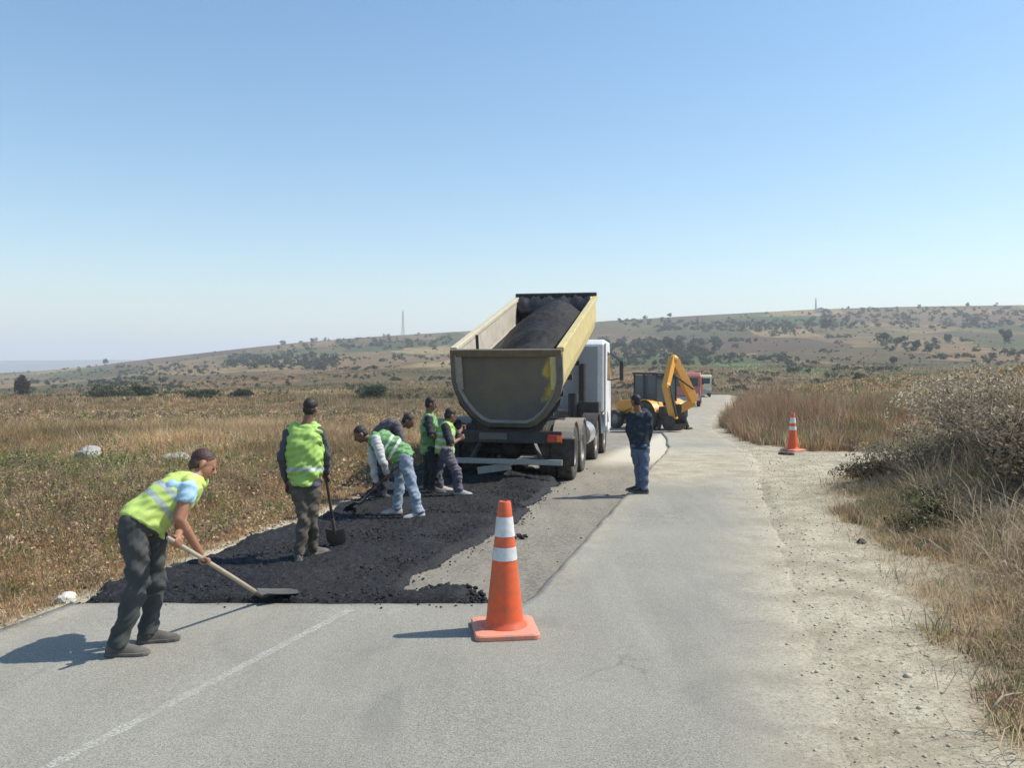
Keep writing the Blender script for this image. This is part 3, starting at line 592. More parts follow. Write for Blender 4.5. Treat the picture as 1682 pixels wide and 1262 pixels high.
# trees on the far slopes that can be told apart
def far_tree(px, py, hpx, lab, i, col=((.05, .07, .045), (.08, .095, .055)), wk=.55, group=None):
    h = HIT(px, py, 95)
    if h is None: return
    sc = h.y/FPX; H = hpx*sc; root = thing('tree', lab, 'tree', h, group=group); r = np.random.RandomState(300+i)
    V, F, C = leafcloud((0, 0, H*.62), (H*wk, H*wk, H*.48), 700, H*.075, col, r, lob=8, low=-1); o = npmesh('crown', V, F, mLf, cols=C); o.parent = root
    m = MB(); m.tube([(0, 0, -.3), (0, 0, H*.6)], [H*.04, H*.02], 6); m.build('trunk', mBark, root)
for i, a in enumerate([(1357, 545, 22, 'round dark tree alone in the fields under the ridge mast'), (1452, 568, 22, 'dark tree at the left end of the tree row on the right slope'), (1482, 570, 20, 'tree second from left in the tree row on the right slope'),
                       (1505, 577, 17, 'low tree in the middle of the tree row on the right slope'), (1524, 582, 16, 'tree at the right end of the tree row on the right slope'), (1556, 564, 16, 'square looking reddish tree standing alone on the right slope'),
                       (1650, 566, 24, 'tall tree farthest right on the slope'), (1467, 599, 13, 'small tree in the dry field below the tree row'), (1100, 578, 26, 'dark tree above the digger boom'), (1018, 531, 8, 'small tree on the skyline right of the raised truck bed'),
                       (172, 600, 10, 'small tree sticking above the skyline at the left'), (1590, 505, 8, 'bush on the skyline near the right edge'), (1100, 522, 8, 'small tree on the skyline above the digger'), (1410, 634, 20, 'dark bushy tree at the edge of the dry field right of the road')]):
    far_tree(*a, i)
# wooded masses
def wood(name, lab, spots, n, seed):
    r = np.random.RandomState(seed); V = []; F = []; C = []; o = 0
    for (x0, x1, y0, y1, cnt, s) in spots:
        for _ in range(cnt):
            px = r.uniform(x0, x1); py = r.uniform(y0, y1)+ (r.rand()-.5)*4; h = HIT(px, py, 95)
            if h is None: continue
            sc = h.y/FPX*s*(.6+.8*r.rand())
            v, f, c = leafcloud((h.x, h.y, h.z+3*sc), (7*sc, 6*sc, 5*sc), n, 1.5*sc, [(.04, .062, .045), (.06, .08, .05), (.085, .095, .055)], r, lob=6, low=-1)
            c = c*(.6+.7*r.rand()); V.append(v); F.append(f+o); C.append(c); o += len(v)
    tag(npmesh(name, np.concatenate(V), np.concatenate(F), mLf, cols=np.concatenate(C)), lab, 'woodland', kind='stuff')
SCR = []
_r = np.random.RandomState(5)
for _ in range(140):          # hedges and thickets: short rows of touching bushes
    px = _r.uniform(0, 1682); q = _r.rand(); top = float(np.interp((px-CX)/FPX, _ru, _rp)); py = top+6+(652-top)*q**.8
    if 740 < px < 985: continue
    L_ = _r.uniform(15, 75)*(.5+q); SCR.append((px, px+L_, py, py+2+3*q, int(5+L_/3.5), .30+.35*_r.rand()))
wood('hillside_scrub', 'blue green scrub and trees covering the far slopes below the ridge', [
    (375, 560, 586, 606, 150, 1.0), (450, 740, 560, 575, 60, .8), (190, 340, 604, 618, 45, .6), (130, 300, 625, 648, 60, .8), (300, 520, 618, 640, 34, .6), (560, 740, 585, 600, 34, .6),
    (985, 1180, 560, 602, 230, 1.05), (1080, 1340, 530, 546, 150, .8), (1180, 1300, 584, 594, 50, .8), (1290, 1340, 595, 612, 26, .8), (1330, 1682, 512, 540, 190, .75), (1440, 1540, 562, 578, 34, .8),
    (1010, 1110, 522, 540, 30, .6), (1370, 1480, 595, 625, 26, .7), (1600, 1682, 575, 600, 24, .8), (0, 740, 640, 657, 90, .3), (985, 1500, 630, 648, 50, .3), (0, 740, 612, 650, 110, .35), (0, 740, 575, 625, 120, .3), (985, 1682, 540, 620, 260, .32), (985, 1250, 600, 640, 40, .35), (1250, 1682, 590, 615, 60, .45), (60, 380, 596, 612, 60, .45), (1340, 1682, 504, 512, 40, .5), (500, 740, 550, 560, 34, .5), (1000, 1340, 514, 530, 30, .4), (0, 200, 606, 616, 16, .4)]+SCR, 90, 77)
# ------------------------------------------------------------------ masts
mMast = M('galvanised_mast', (.55, .56, .57), .5, .3)
def mast(px, ytop, ybase, lab):
    h = HIT(px, ybase, 95) or HIT(px, ybase+4, 95); sc = h.y/FPX; H = (ybase-ytop)*sc; root = thing('lattice_mast', lab, 'mast', h)
    m = MB(); w = H*.045
    for sx, sy in ((-1, -1), (1, -1), (1, 1), (-1, 1)): m.bar((sx*w, sy*w, -.5), (sx*w*.35, sy*w*.35, H*.88), .28)
    m.build('leg', mMast, root)
    m = MB(); K = 9
    for i in range(K):
        z0, z1 = H*.88*i/K, H*.88*(i+1)/K; a, b_ = w*(1-.65*i/K), w*(1-.65*(i+1)/K)
        for s in (-1, 1):
            m.bar((-a, s*a, z0), (b_, s*b_, z1), .14); m.bar((a, s*a, z0), (-b_, s*b_, z1), .14); m.bar((s*a, -a, z0), (s*b_, b_, z1), .14)
    m.build('bracing', mMast, root)
    m = MB(); m.tube([(0, 0, H*.87), (0, 0, H)], .12, 6); m.build('aerial', mMast, root)
mast(662, 506, 552, 'thin lattice mast on the skyline left of the tipper truck')
mast(1340, 488, 511, 'short mast beside the white hut on the right skyline')
h = HIT(1347, 513, 95); sc = h.y/FPX
rt = thing('hut', 'tiny white hut on the right skyline', 'hut', h); MB().box((0, 0, 1.6), (7, 5, 3.4)).build('wall', M('white_wall', (.7, .7, .68), .8), rt)
MB().prism([(-4, 3.3), (4, 3.3), (0, 5)], lambda a, b_: Vector((a, -3, b_)), lambda a, b_: Vector((a, 3, b_))).build('roof', M('pale_roof', (.5, .45, .42), .8), rt)

# ================================================================== traffic cones
mOr = M('orange_plastic', (.78, .115, .03), .45, dirt=.55, dcol=(.30, .15, .10), sc=5)
mPk = M('faded_orange_rubber', (.78, .27, .17), .7, dirt=.8, dcol=(.40, .28, .22), sc=7)
mWb = M('reflective_white_band', (.72, .73, .74), .35, dirt=.6, dcol=(.40, .38, .36), sc=9)
def cone(loc, label, s=1.0, rz=0.0):
    rt = thing('traffic_cone', label, 'traffic cone', loc, (0, 0, rz), 'orange traffic cones')
    m = MB(); poly = []
    hw = .245*s
    for cx_, cy_, a0 in ((1, 1, 0), (-1, 1, 90), (-1, -1, 180), (1, -1, 270)):
        for k in range(5):
            a = math.radians(a0+k*22.5); poly.append((cx_*(hw-.05*s)+.05*s*math.cos(a), cy_*(hw-.05*s)+.05*s*math.sin(a)))
    m.rings([[Vector((p[0]*f, p[1]*f, z*s)) for p in poly] for f, z in ((1, 0), (1, .028), (.97, .038), (.78, .046))])
    m.build('base', mPk, rt)
    R0, R1, H0, H1 = .148*s, .048*s, .045*s, 1.0*s
    rr = lambda z: R0+(R1-R0)*(z-H0)/(H1-H0)
    m = MB(); m.lathe([(.175*s, H0), (.172*s, .055*s), (rr(.075*s), .08*s)]+[(rr(z), z) for z in np.linspace(.1, .985, 12)*s]+[(R1*.9, 1.0*s), (R1*.55, 1.003*s), (R1*.5, .96*s)], n=40)
    m.build('body', mOr, rt, smooth=True, auto=.7)
    for z0, z1 in ((.555, .655), (.735, .885)):
        m = MB(); m.lathe([(rr(z)+.0035, z) for z in np.linspace(z0, z1, 4)*s], n=40); m.build('reflective_band', mWb, rt, smooth=True)
c1 = W(829, 1043, 6.42); cone((c1.x, c1.y, .003), 'tall orange cone with two white bands standing alone in the foreground road', 1.02, .12)
h = HIT(1302, 741, 20); cone((h.x, h.y, h.z+.01), 'small distant orange cone on the edge of the dirt side track', 1.0, .6)
# ================================================================== shovels
mWood = M('weathered_wood', (.42, .36, .28), .7, dirt=.4, sc=14); mDkWood = M('dark_wood', (.06, .045, .035), .7); mSteel = M('worn_steel', (.20, .19, .18), .45, .7, dirt=.5)
def shovel(top, neck, tip, label, mh=None, side=None):
    top, neck, tip = Vector(top), Vector(neck), Vector(tip)
    rt = thing('shovel', label, 'shovel', neck, group='long handled shovels')
    T, P = top-neck, tip-neck
    MB().tube([T, T*.66+Vector((0, 0, .006)), T*.33+Vector((0, 0, .006)), (0, 0, 0)], [.015, .017, .018, .019], 10).build('handle', mh or mWood, rt, smooth=True)
    d = P.normalized(); L = P.length; sdv = Vector(side).normalized() if side else d.cross(Vector((0, 0, 1))).normalized(); nrm = sdv.cross(d)
    nu, nv = 9, 9; V = []; F = []
    for k, off in ((0, 0), (1, -.004)):
        for i in range(nu):
            t_ = i/(nu-1); wd_ = .105*(1 if t_ < .65 else math.sqrt(max(0, 1-((t_-.65)/.36)**2)))+.004
            for j in range(nv):
                q = (j/(nv-1)-.5)*2; V.append(d*(L*t_)+sdv*(wd_*q)+nrm*(.028*q*q*(1-.4*t_)+.02*(1-t_)**2+off))
    for k in (0, 1):
        for i in range(nu-1):
            for j in range(nv-1): a = k*nu*nv+i*nv+j; F.append((a, a+1, a+nv+1, a+nv))
    for i in range(nu-1):
        for j in (0, nv-1): a = i*nv+j; F.append((a, a+nv, a+nv+nu*nv, a+nu*nv))
    for j in range(nv-1):
        for i in (0, nu-1): a = i*nv+j; F.append((a, a+1, a+1+nu*nv, a+nu*nv))
    m = MB(); m.add(V, F); m.tube([-d*.0+T.normalized()*.16, (0, 0, 0), d*.05], [.021, .023, .014], 10); m.build('blade', mSteel, rt, smooth=True, auto=.8)
# ================================================================== people
def remesh(mb, voxel, smooth=3, fac=.5):
    me = bpy.data.meshes.new('t'); me.from_pydata(mb.v, [], mb.f); bm = bmesh.new(); bm.from_mesh(me); bmesh.ops.recalc_face_normals(bm, faces=bm.faces); bm.to_mesh(me); bm.free()
    ob = bpy.data.objects.new('t', me); COL.objects.link(ob)
    r_ = ob.modifiers.new('r', 'REMESH'); r_.mode = 'VOXEL'; r_.voxel_size = voxel
    s_ = ob.modifiers.new('s', 'SMOOTH'); s_.iterations = smooth; s_.factor = fac
    dg = bpy.context.evaluated_depsgraph_get(); out = bpy.data.meshes.new_from_object(ob.evaluated_get(dg))
    bpy.data.objects.remove(ob); return out
def finish(me, name, mats, parent, fold=0.0, fs=14, seed=0, face_mat=None, axis=None):
    n = len(me.vertices); co = np.zeros(n*3, np.float32); me.vertices.foreach_get('co', co); co = co.reshape(-1, 3)
    no = np.zeros(n*3, np.float32); me.vertices.foreach_get('normal', no); no = no.reshape(-1, 3)
    if fold:
        x, y, z = co.T; w = .8*np.sin(z*fs*5.3-x*fs*3.1+seed*5+3*np.sin(y*fs*1.7))*np.sin(x*fs+z*fs*.6+seed)+np.sin(z*fs*2.1+3*np.sin(x*fs*.8+seed)+2*np.sin(y*fs*.7+seed*2))+.7*np.sin(z*fs*1.1-x*fs*1.9+seed*3+2*np.sin(y*fs))+.5*np.sin(y*fs*3+z*fs*2.7+seed)
        co = co+no*(w*fold)[:, None]; me.vertices.foreach_set('co', co.astype(np.float32).ravel())
    me.materials.clear()
    for m in (mats if isinstance(mats, (list, tuple)) else [mats]): me.materials.append(m)
    mi = np.zeros(len(me.polygons), np.int32)
    if face_mat:
        c = np.zeros(len(me.polygons)*3, np.float32); me.polygons.foreach_get('center', c); mi = face_mat(c.reshape(-1, 3)).astype(np.int32)
    me.polygons.foreach_set('material_index', mi)
    me.polygons.foreach_set('use_smooth', np.ones(len(me.polygons), bool)); me.update()
    o = bpy.data.objects.new(name, me); COL.objects.link(o); me.name = name
    if parent: o.parent = parent
    return o
def chain(mb, pts, rad, n=12):
    """limb: tapered tube with a ball at every inner joint"""
    pts = [Vector(p) for p in pts]
    for i in range(len(pts)-1):
        a, b_ = pts[i], pts[i+1]; mid = a.lerp(b_, .35); ra, rb = rad[i], rad[i+1]
        mb.tube([a, mid, b_], [ra, ra*.62+rb*.44, rb], n)
    for p, q in zip(pts[1:-1], rad[1:-1]): mb.ball(p, q*1.02)
SKIN = M('tanned_skin', (.36, .17, .10), .55, dirt=.2, dcol=(.2, .1, .07), sc=9); SKIND = M('dark_tanned_skin', (.22, .11, .07), .55, dirt=.2, dcol=(.14, .08, .05), sc=9)
HAIR = M('dark_hair', (.018, .014, .013), .6, dirt=0, bmp=.6, bsc=70); HAIRB = M('brown_hair', (.055, .022, .018), .6, dirt=0, bmp=.6, bsc=70)
EYEM = M('eye', (.05, .04, .03), .2, dirt=0)
def hand(mb, wr, grip, axis, s, palmdir=None):
    """palm from the wrist to the grip point, four fingers and a thumb closed round axis (or hanging relaxed)"""
    wr = Vector(wr); grip = Vector(grip); d = (grip-wr).normalized(); ax = Vector(axis).normalized()
    ax = (ax-d*ax.dot(d)*.6).normalized(); n_ = d.cross(ax).normalized()*s     # n_: from the handle to the palm side
    Ra = .026
    pc = grip+n_*.030-d*.012
    # palm: flattened loft
    R = []
    for p, a, b_ in ((wr, .026, .021), (wr.lerp(pc, .45), .034, .017), (pc, .040, .016), (pc+d*.018, .038, .013)):
        R.append([p+ax*(a*math.cos(q))+n_*(b_*math.sin(q)) for q in [2*math.pi*j/12 for j in range(12)]])
    mb.rings(R)
    lens = (.92, 1.0, .95, .8)
    for k in range(4):
        o = grip+ax*((k-1.5)*.0205); pts = []
        for q in np.linspace(20, 20+225*lens[k], 6):
            a = math.radians(q); pts.append(o+(n_*math.cos(a)+d*math.sin(a))*Ra)
        pts.insert(0, o+n_*.029-d*.012)
        mb.tube(pts, [.0095, .0092, .0090, .0086, .0082, .0078, .0068], 8)
        mb.ball(pts[-1], .0072, nu=8, nv=6)
    o = grip+ax*.047-d*.02+n_*.022; pts = [o, o+ax*.006-d*.020-n_*.020, o-ax*.010-d*.016-n_*.045, grip+ax*.018-d*.004-n_*.034]
    mb.tube(pts, [.0125, .0115, .0100, .0085], 8); mb.ball(pts[-1], .0085, nu=8, nv=6)
def person(label, base, J, cl, k=1.0, group='road workers'):
    """J: joints in world space; cl: clothing"""
    base = Vector(base); rt = thing('person', label, 'person', base, group=group)
    P = {a: Vector(b_)-base for a, b_ in J.items() if a not in ('face', 'toeL', 'toeR', 'axL', 'axR')}
    sh = (P['shR']-P['shL']).normalized(); hp = (P['hipR']-P['hipL']).normalized()
    pel = (P['hipL']+P['hipR'])/2; nb = (P['shL']+P['shR'])/2; mid = pel.lerp(nb, .45)+Vector(J.get('arch', (0, 0, 0))); P['pel'] = pel
    head = P['head']; fd = Vector(J['face']).normalized(); hup = (head-nb).normalized(); hup = (hup*.5+Vector((0, 0, 1))*.5); hup = (hup-fd*hup.dot(fd)).normalized(); hs = fd.cross(hup)
    def spine(t):
        a = pel.lerp(mid, t); b_ = mid.lerp(nb, t); return a.lerp(b_, t)
    def trings(lst, g):
        R = []
        for t, w, d in lst:
            c = spine(t); tg = (spine(min(t+.05, 1.1))-spine(max(t-.05, -.1))).normalized(); u = hp.lerp(sh, min(max(t, 0), 1)); u = (u-tg*u.dot(tg)).normalized(); v = tg.cross(u)
            R.append([c+u*((w+g)*k*math.copysign(abs(math.cos(q))**.85, math.cos(q)))+v*((d+g)*k*math.copysign(abs(math.sin(q))**.85, math.sin(q))) for q in [2*math.pi*j/20 for j in range(20)]])
        return R
    TR = [(-.12, .12, .085), (-.04, .165, .115), (.10, .165, .115), (.32, .145, .105), (.55, .160, .115), (.78, .180, .118), (.93, .165, .095), (1.02, .10, .07)]
    body = MB(); body.rings(trings(TR, -.012)); ntop = head-hup*.06-fd*.015
    body.tube([nb-hup*.03, nb.lerp(ntop, .5), ntop], [.064*k, .056*k, .055*k], 14)
    # head: cranium, face, jaw, nose, brow, lips, ears
    AX = (hs, fd, hup); kh = k
    body.ball(nb+hup*.02*k-fd*.01, (.115*k, .062*k, .062*k), (hs, fd, hup), 16, 10)
    body.ball(head+hup*.028*kh-fd*.012*kh, (.076*kh, .096*kh, .088*kh), AX, 20, 14)
    body.ball(head-hup*.022*kh+fd*.030*kh, (.062*kh, .062*kh, .085*kh), AX, 16, 12)
    body.ball(head-hup*.082*kh+fd*.058*kh, (.030*kh, .026*kh, .022*kh), AX)
    body.tube([head+hup*.016*kh+fd*.088*kh, head-hup*.020*kh+fd*.112*kh, head-hup*.032*kh+fd*.092*kh], [.008*kh, .014*kh, .012*kh], 8)
    body.tube([head-hs*.040*kh+hup*.024*kh+fd*.072*kh, head+hup*.026*kh+fd*.084*kh, head+hs*.040*kh+hup*.024*kh+fd*.072*kh], .009*kh, 8)
    body.tube([head-hs*.022*kh-hup*.056*kh+fd*.080*kh, head-hup*.055*kh+fd*.091*kh, head+hs*.022*kh-hup*.056*kh+fd*.080*kh], .008*kh, 8)
    for s in (-1, 1): body.ball(head+hs*s*.078*kh-hup*.012*kh-fd*.008*kh, (.010*kh, .020*kh, .032*kh), AX, 10, 8)
    for s, a in ((-1, 'L'), (1, 'R')):
        chain(body, [P['sh'+a], P['el'+a], P['wr'+a]], [.052*k, .041*k, .026*k]); body.ball(P['sh'+a], .056*k)
        m_ = P['el'+a].lerp(P['wr'+a], .3); body.ball(m_, (.040*k,)*3)
        chain(body, [P['hip'+a], P['kn'+a], P['an'+a]], [.088*k, .056*k, .040*k]); body.ball(P['hip'+a], .095*k); body.ball(P['kn'+a].lerp(P['an'+a], .28), .054*k)
        if a in cl.get('hands', 'LR'): hand(body, P['wr'+a], P['gr'+a], J['ax'+a], -s if cl.get('flip'+a) else s)
        f = Vector(J['toe'+a]).normalized(); an = P['an'+a]; body.tube([an, an-Vector((0, 0, .05))+f*.02, an-Vector((0, 0, .055))+f*.13], [.038, .036, .028], 10)
    skin = cl.get('skin', SKIN); finish(remesh(body, .0065, 2), 'body', skin, rt)
    for s in (-1, 1): MB().ball(head+hs*s*.031*kh+hup*.002*kh+fd*.0835*kh, .011, nu=10, nv=8).build('eye', EYEM, rt, smooth=True)
    # hair
    hm = MB(); hm.ball(head+hup*.040*kh-fd*.020*kh, (.079*kh, .096*kh, .083*kh), AX, 20, 14); hm.ball(head-hup*.015*kh-fd*.045*kh, (.070*kh, .060*kh, .07*kh), AX, 16, 12)
    finish(remesh(hm, .007, 2), 'hair', cl.get('hair', HAIR), rt, fold=.0011, fs=120)
    # trousers
    tr_ = MB(); g = cl.get('tg', .016)
    tr_.rings(trings([(-.16, .10, .08), (-.06, .168, .118), (.08, .168, .12), (.20, .158, .115)], g))
    for a in 'LR':
        A, B, C = P['hip'+a], P['kn'+a], P['an'+a]+Vector((0, 0, -.025)); r0, r1, r2 = (.098+g*.6)*k, (.068+g*.8)*k, (.056+g)*k
        tr_.tube([A, A.lerp(B, .3), A.lerp(B, .65), B, B.lerp(C, .35), B.lerp(C, .75), C], [r0, r0*.95, (r0+r1)*.47, r1*1.02, r1*1.0, r2*1.0, r2*1.08], 16); tr_.ball(B, r1*1.0); tr_.ball(A, r0*1.02)
    finish(remesh(tr_, .009, 4), 'trousers', cl['trousers'], rt, fold=.0062, fs=17, seed=len(label))
    # shirt
    st = MB(); g = .012
    hs_ = cl.get('shem', .02); g += cl.get('sg', 0)
    st.rings(trings([(hs_, .172, .124), (.12, .168, .120), (.32, .155, .113), (.55, .166, .120), (.78, .186, .122), (.93, .172, .10), (1.03, .085, .072)], g))
    sl_ = cl.get('sleeve', .5)
    for a in 'LR':
        A, B, C = P['sh'+a], P['el'+a], P['wr'+a]
        if sl_ <= .5: E = A.lerp(B, sl_*2); st.tube([A+(A-B).normalized()*.02, A.lerp(E, .5), E], [.072*k, .070*k, .066*k], 14)
        else: st.tube([A, A.lerp(B, .5), B, B.lerp(C, .5), C], [.074*k, .068*k, .058*k, .050*k, .042*k], 14); st.ball(B, .058*k)
        st.ball(A, .070*k)
    st.ball(nb+hup*.012*k-fd*.01, (.135*k, .078*k, .066*k), (hs, fd, hup), 16, 10)
    finish(remesh(st, .009, 3), 'shirt', cl['shirt'], rt, fold=.0045, fs=19, seed=3)
    if 'vest' in cl:
        v = MB(); g = cl.get('vg', .030); h0 = cl.get('hem', .0); vbw = cl.get('vbw', .185)
        v.rings(trings([(h0, vbw, .135), (h0+.12, (vbw+.175)/2, .130), (.36, .168, .126), (.58, .172, .132), (.80, .170, .134), (.93, .135, .112), (1.035, .090, .082)], g))
        def fm(c):
            c = Vector; return None
        v.ball(nb+hup*.016*k-fd*.01, (.150*k, .095*k, .072*k), (hs, fd, hup), 16, 10)
        for a in 'LR': v.ball(P['sh'+a].lerp(nb, .28), (.095*k,)*3)
        ax_ = (nb-pel); L2 = ax_.dot(ax_); axn = np.array(ax_); pl = np.array(pel); sid = np.array(hp.lerp(sh, .5).normalized()); bands = cl.get('bands', ((.20, .29), (.42, .51))); vb = cl.get('vband', None)
        def fm(c):
            t_ = ((c-pl)@axn)/L2; m_ = np.zeros(len(c), int)
            for a, b_ in bands: m_[(t_ > a) & (t_ < b_)] = 1
            if vb:
                w = np.abs((c-pl)@sid); m_[(w > vb[0]) & (w < vb[1]) & (t_ > bands[-1][1])] = 1
            return m_
        finish(remesh(v, .009, 3), 'safety_vest', [cl['vest'], cl.get('bandm', BANDM)], rt, fold=cl.get('vfold', .0055), fs=16, seed=5, face_mat=fm)
    for a in 'LR':
        f = Vector(J['toe'+a]); f.z = 0; f.normalize(); sd_ = f.cross(Vector((0, 0, 1))); an = P['an'+a]; o = Vector((an.x, an.y, an.z-.085))-f*.075
        m = MB(); R = []
        for t_, w, hgt in ((0, .028, .06), (.02, .036, .085), (.10, .040, .095), (.16, .044, .080), (.22, .050, .058), (.27, .040, .045), (.295, .022, .030)):
            R.append([o+f*t_+sd_*(w*math.cos(q))+Vector((0, 0, max(0, math.sin(q))*hgt if math.sin(q) > 0 else 0)) for q in [2*math.pi*(j+.5)/14 for j in range(14)]])
        m.rings(R); so_ = m.build('shoe', cl.get('shoe', mShoe), rt, smooth=True, auto=.9)
        m = MB(); R = []
        for t_, w in ((-.004, .032), (.03, .042), (.12, .044), (.21, .054), (.27, .046), (.302, .026)): R.append([o+f*t_+sd_*(w*x)+Vector((0, 0, z)) for x, z in ((-1, -.004), (1, -.004), (1, .020), (-1, .020))])
        m.rings(R); m.build('sole', mSole, so_, bevel=.004)
    return rt
mShoe = M('dusty_leather', (.07, .065, .06), .8, dirt=.6, dcol=(.24, .22, .18), sc=12); mSole = M('rubber_sole', (.08, .075, .07), .9, dirt=.6, dcol=(.35, .32, .27)); mShoeL = M('pale_shoe', (.45, .43, .42), .8, dirt=.4)
VG = M('hi_vis_yellow_green', (.50, .66, .16), .6, dirt=.15, dcol=(.25, .38, .10), sc=7); VG2 = M('hi_vis_green', (.34, .54, .12), .6, dirt=.2, dcol=(.16, .32, .07), sc=8)
VG3 = M('hi_vis_dirty_green', (.15, .34, .12), .6, dirt=.4, dcol=(.07, .16, .07), sc=9)
BANDM = M('reflective_tape', (.42, .50, .46), .4, .1, dirt=.3, sc=14); BANDW = M('white_reflective_tape', (.75, .78, .74), .35, dirt=.2, sc=14)
dn = lambda c, **k: M('cloth', c, .9, dirt=.55, dcol=tuple(x*1.7+.03 for x in c), sc=7, bmp=.3, bsc=120)
C_GREY = dn((.042, .048, .048)); C_BRN = dn((.085, .072, .055)); C_LB = dn((.22, .27, .33)); C_DK = dn((.020, .022, .028)); C_JN = dn((.080, .110, .175)); C_TEE = dn((.33, .50, .62)); C_SH = dn((.17, .17, .20)); C_LT = dn((.48, .48, .47)); C_NAVY = dn((.030, .040, .070)); C_PUR = dn((.10, .09, .115))
zf = lambda Y: float(zroad(Y))
def fix(J, gA, gB=None):
    """anchor the ankles a shoe height above what they stand on"""
    J['anL'].z = (gA if gB is None else gB)+.088; J['anR'].z = gA+.088
    return J
# 1: bent worker in front on the left
J = dict(hipR=W(218, 862, 5.93), hipL=W(248, 866, 6.10), knR=W(228, 955, 5.90), knL=W(254, 955, 6.16), anR=W(192, 1062, 5.86), anL=W(243, 1040, 6.14),
         shR=W(310, 803, 6.08), shL=W(322, 792, 6.42), head=W(334, 764, 6.36), face=(.80, .20, -.48), elR=W(294, 852, 5.98), wrR=W(323, 906, 6.04), grR=W(333, 919, 6.02),
         elL=W(300, 845, 6.32), wrL=W(287, 881, 5.95), grL=W(285, 891, 5.80), toeR=(.95, .1, 0), toeL=(.93, .25, 0), arch=(-.05, 0, .045), axR=(.2, .9, -.45), axL=(.2, .9, -.45))
fix(J, .005)
sT = W(276, 884, 5.70); sN = Vector((W(430, 973, 7.15).x, 7.15, .065)); sP = Vector((W(492, 984, 7.40).x, 7.38, .035))
dd = sN-sT
gr = sT+dd*((6.20-sT.y)/dd.y); J['grR'] = gr; J['wrR'] = gr+(J['elR']-gr).normalized()*.075; gl = sT+dd*.07; J['grL'] = gl; J['wrL'] = gl+(J['elL']-gl).normalized()*.07
J['axR'] = -dd; J['axL'] = -dd
person('worker bending forward with a shovel in front left, yellow green vest and dark grey trousers', (W(215, 1082, 5.95).x, 5.95, .0), J, dict(trousers=C_GREY, shirt=C_TEE, vest=VG, hair=HAIRB, skin=SKIN, sleeve=.24, hem=-.02, vg=.02, bands=((.34, .44), (.56, .66)), tg=.012))
shovel(sT, sN, sP, 'pale wooden shovel held by the bending worker in front left')
# 2: standing worker seen from behind
J = dict(hipL=W(488, 790, 8.72), hipR=W(514, 790, 8.74), knL=W(500, 852, 8.66), knR=W(512, 850, 8.70), anL=W(490, 910, 8.62), anR=W(513, 902, 8.86), shL=W(477, 709, 8.74), shR=W(523, 709, 8.78),
         head=W(511, 671, 8.80), face=(.35, .93, -.12), elL=W(463, 752, 8.66), wrL=W(472, 794, 8.80), grL=W(476, 806, 8.84), elR=W(536, 748, 8.88), wrR=W(533, 776, 9.02), grR=W(534, 787, 9.08),
         toeL=(-.55, -.5, 0), toeR=(.75, .4, 0), axR=(.03, .1, 1), axL=(.3, .9, .2), arch=(0, -.02, 0))
J['toeL'] = (-.25, .9, 0); J['toeR'] = (.6, .75, 0)
gz_ = .022; fix(J, gz_)
top = W(529, 742, 9.05); nk = Vector((W(549, 852, 9.3).x, 9.30, .20)); tp = Vector((W(553, 870, 9.4).x, 9.42, .0)); dd = nk-top
g = top+dd*((W(534, 787, 9.1).z-top.z)/dd.z); J['grR'] = g; J['wrR'] = g+(J['elR']-g).normalized()*.075; J['axR'] = -dd
person('worker standing with back to the camera, bright green vest, dark hair and brown trousers', (W(502, 925, 8.72).x, 8.72, gz_), J, dict(trousers=C_BRN, shirt=dn((.060, .060, .072)), vest=VG2, hair=HAIR, skin=SKIND, sleeve=1, hem=-.06, vg=.044, tg=.006, bands=((.20, .29), ), vfold=.009, vbw=.10, shem=-.12), k=.93)
shovel(top, nk, tp, 'dark shovel upright beside the standing worker', mDkWood, side=(1, .1, 0))
# 3: bent worker in pale jeans, leaning left
J = dict(hipR=W(664, 752, 11.18), hipL=W(660, 752, 11.42), knL=W(656, 800, 11.36), knR=W(677, 800, 11.12), anL=W(652, 842, 11.30), anR=W(689, 840, 11.02), shR=W(617, 722, 11.10), shL=W(612, 726, 11.46),
         head=W(592, 714, 11.25), face=(-.75, -.25, -.62), elR=W(628, 757, 10.98), wrR=W(634, 776, 11.14), grR=W(634, 782, 11.2), elL=W(618, 760, 11.5), wrL=W(612, 782, 11.4), grL=W(612, 800, 11.36),
         toeL=(-.95, -.1, 0), toeR=(-.9, -.3, 0), arch=(.05, 0, .10), axR=(1, 0, 1), axL=(1, 0, 1))
fix(J, .022)
top = W(652, 768, 11.1); nk = Vector((W(592, 842, 11.6).x, 11.6, .12)); tp = Vector((W(570, 855, 11.7).x, 11.72, .03)); dd = nk-top
J['grR'] = top+dd*.22; J['grL'] = top+dd*.55; J['wrR'] = J['grR']+(J['elR']-J['grR']).normalized()*.075; J['elL'] = W(612, 758, 11.35); J['wrL'] = J['grL']+(J['elL']-J['grL']).normalized()*.075; J['axR'] = -dd; J['axL'] = -dd
person('worker bending to the left in pale blue jeans and a dirty green vest', (W(668, 852, 11.2).x, 11.2, .022), J, dict(trousers=C_LB, shirt=C_LT, vest=VG3, hair=HAIR, skin=SKIND, sleeve=1, hem=-.03, vg=.03, shoe=mShoeL, tg=.010, bands=((.30, .38), (.55, .62)), bandm=BANDW, vfold=.009), k=.97)
shovel(top, nk, tp, 'dark shovel pushed down left by the worker in pale jeans', mDkWood)
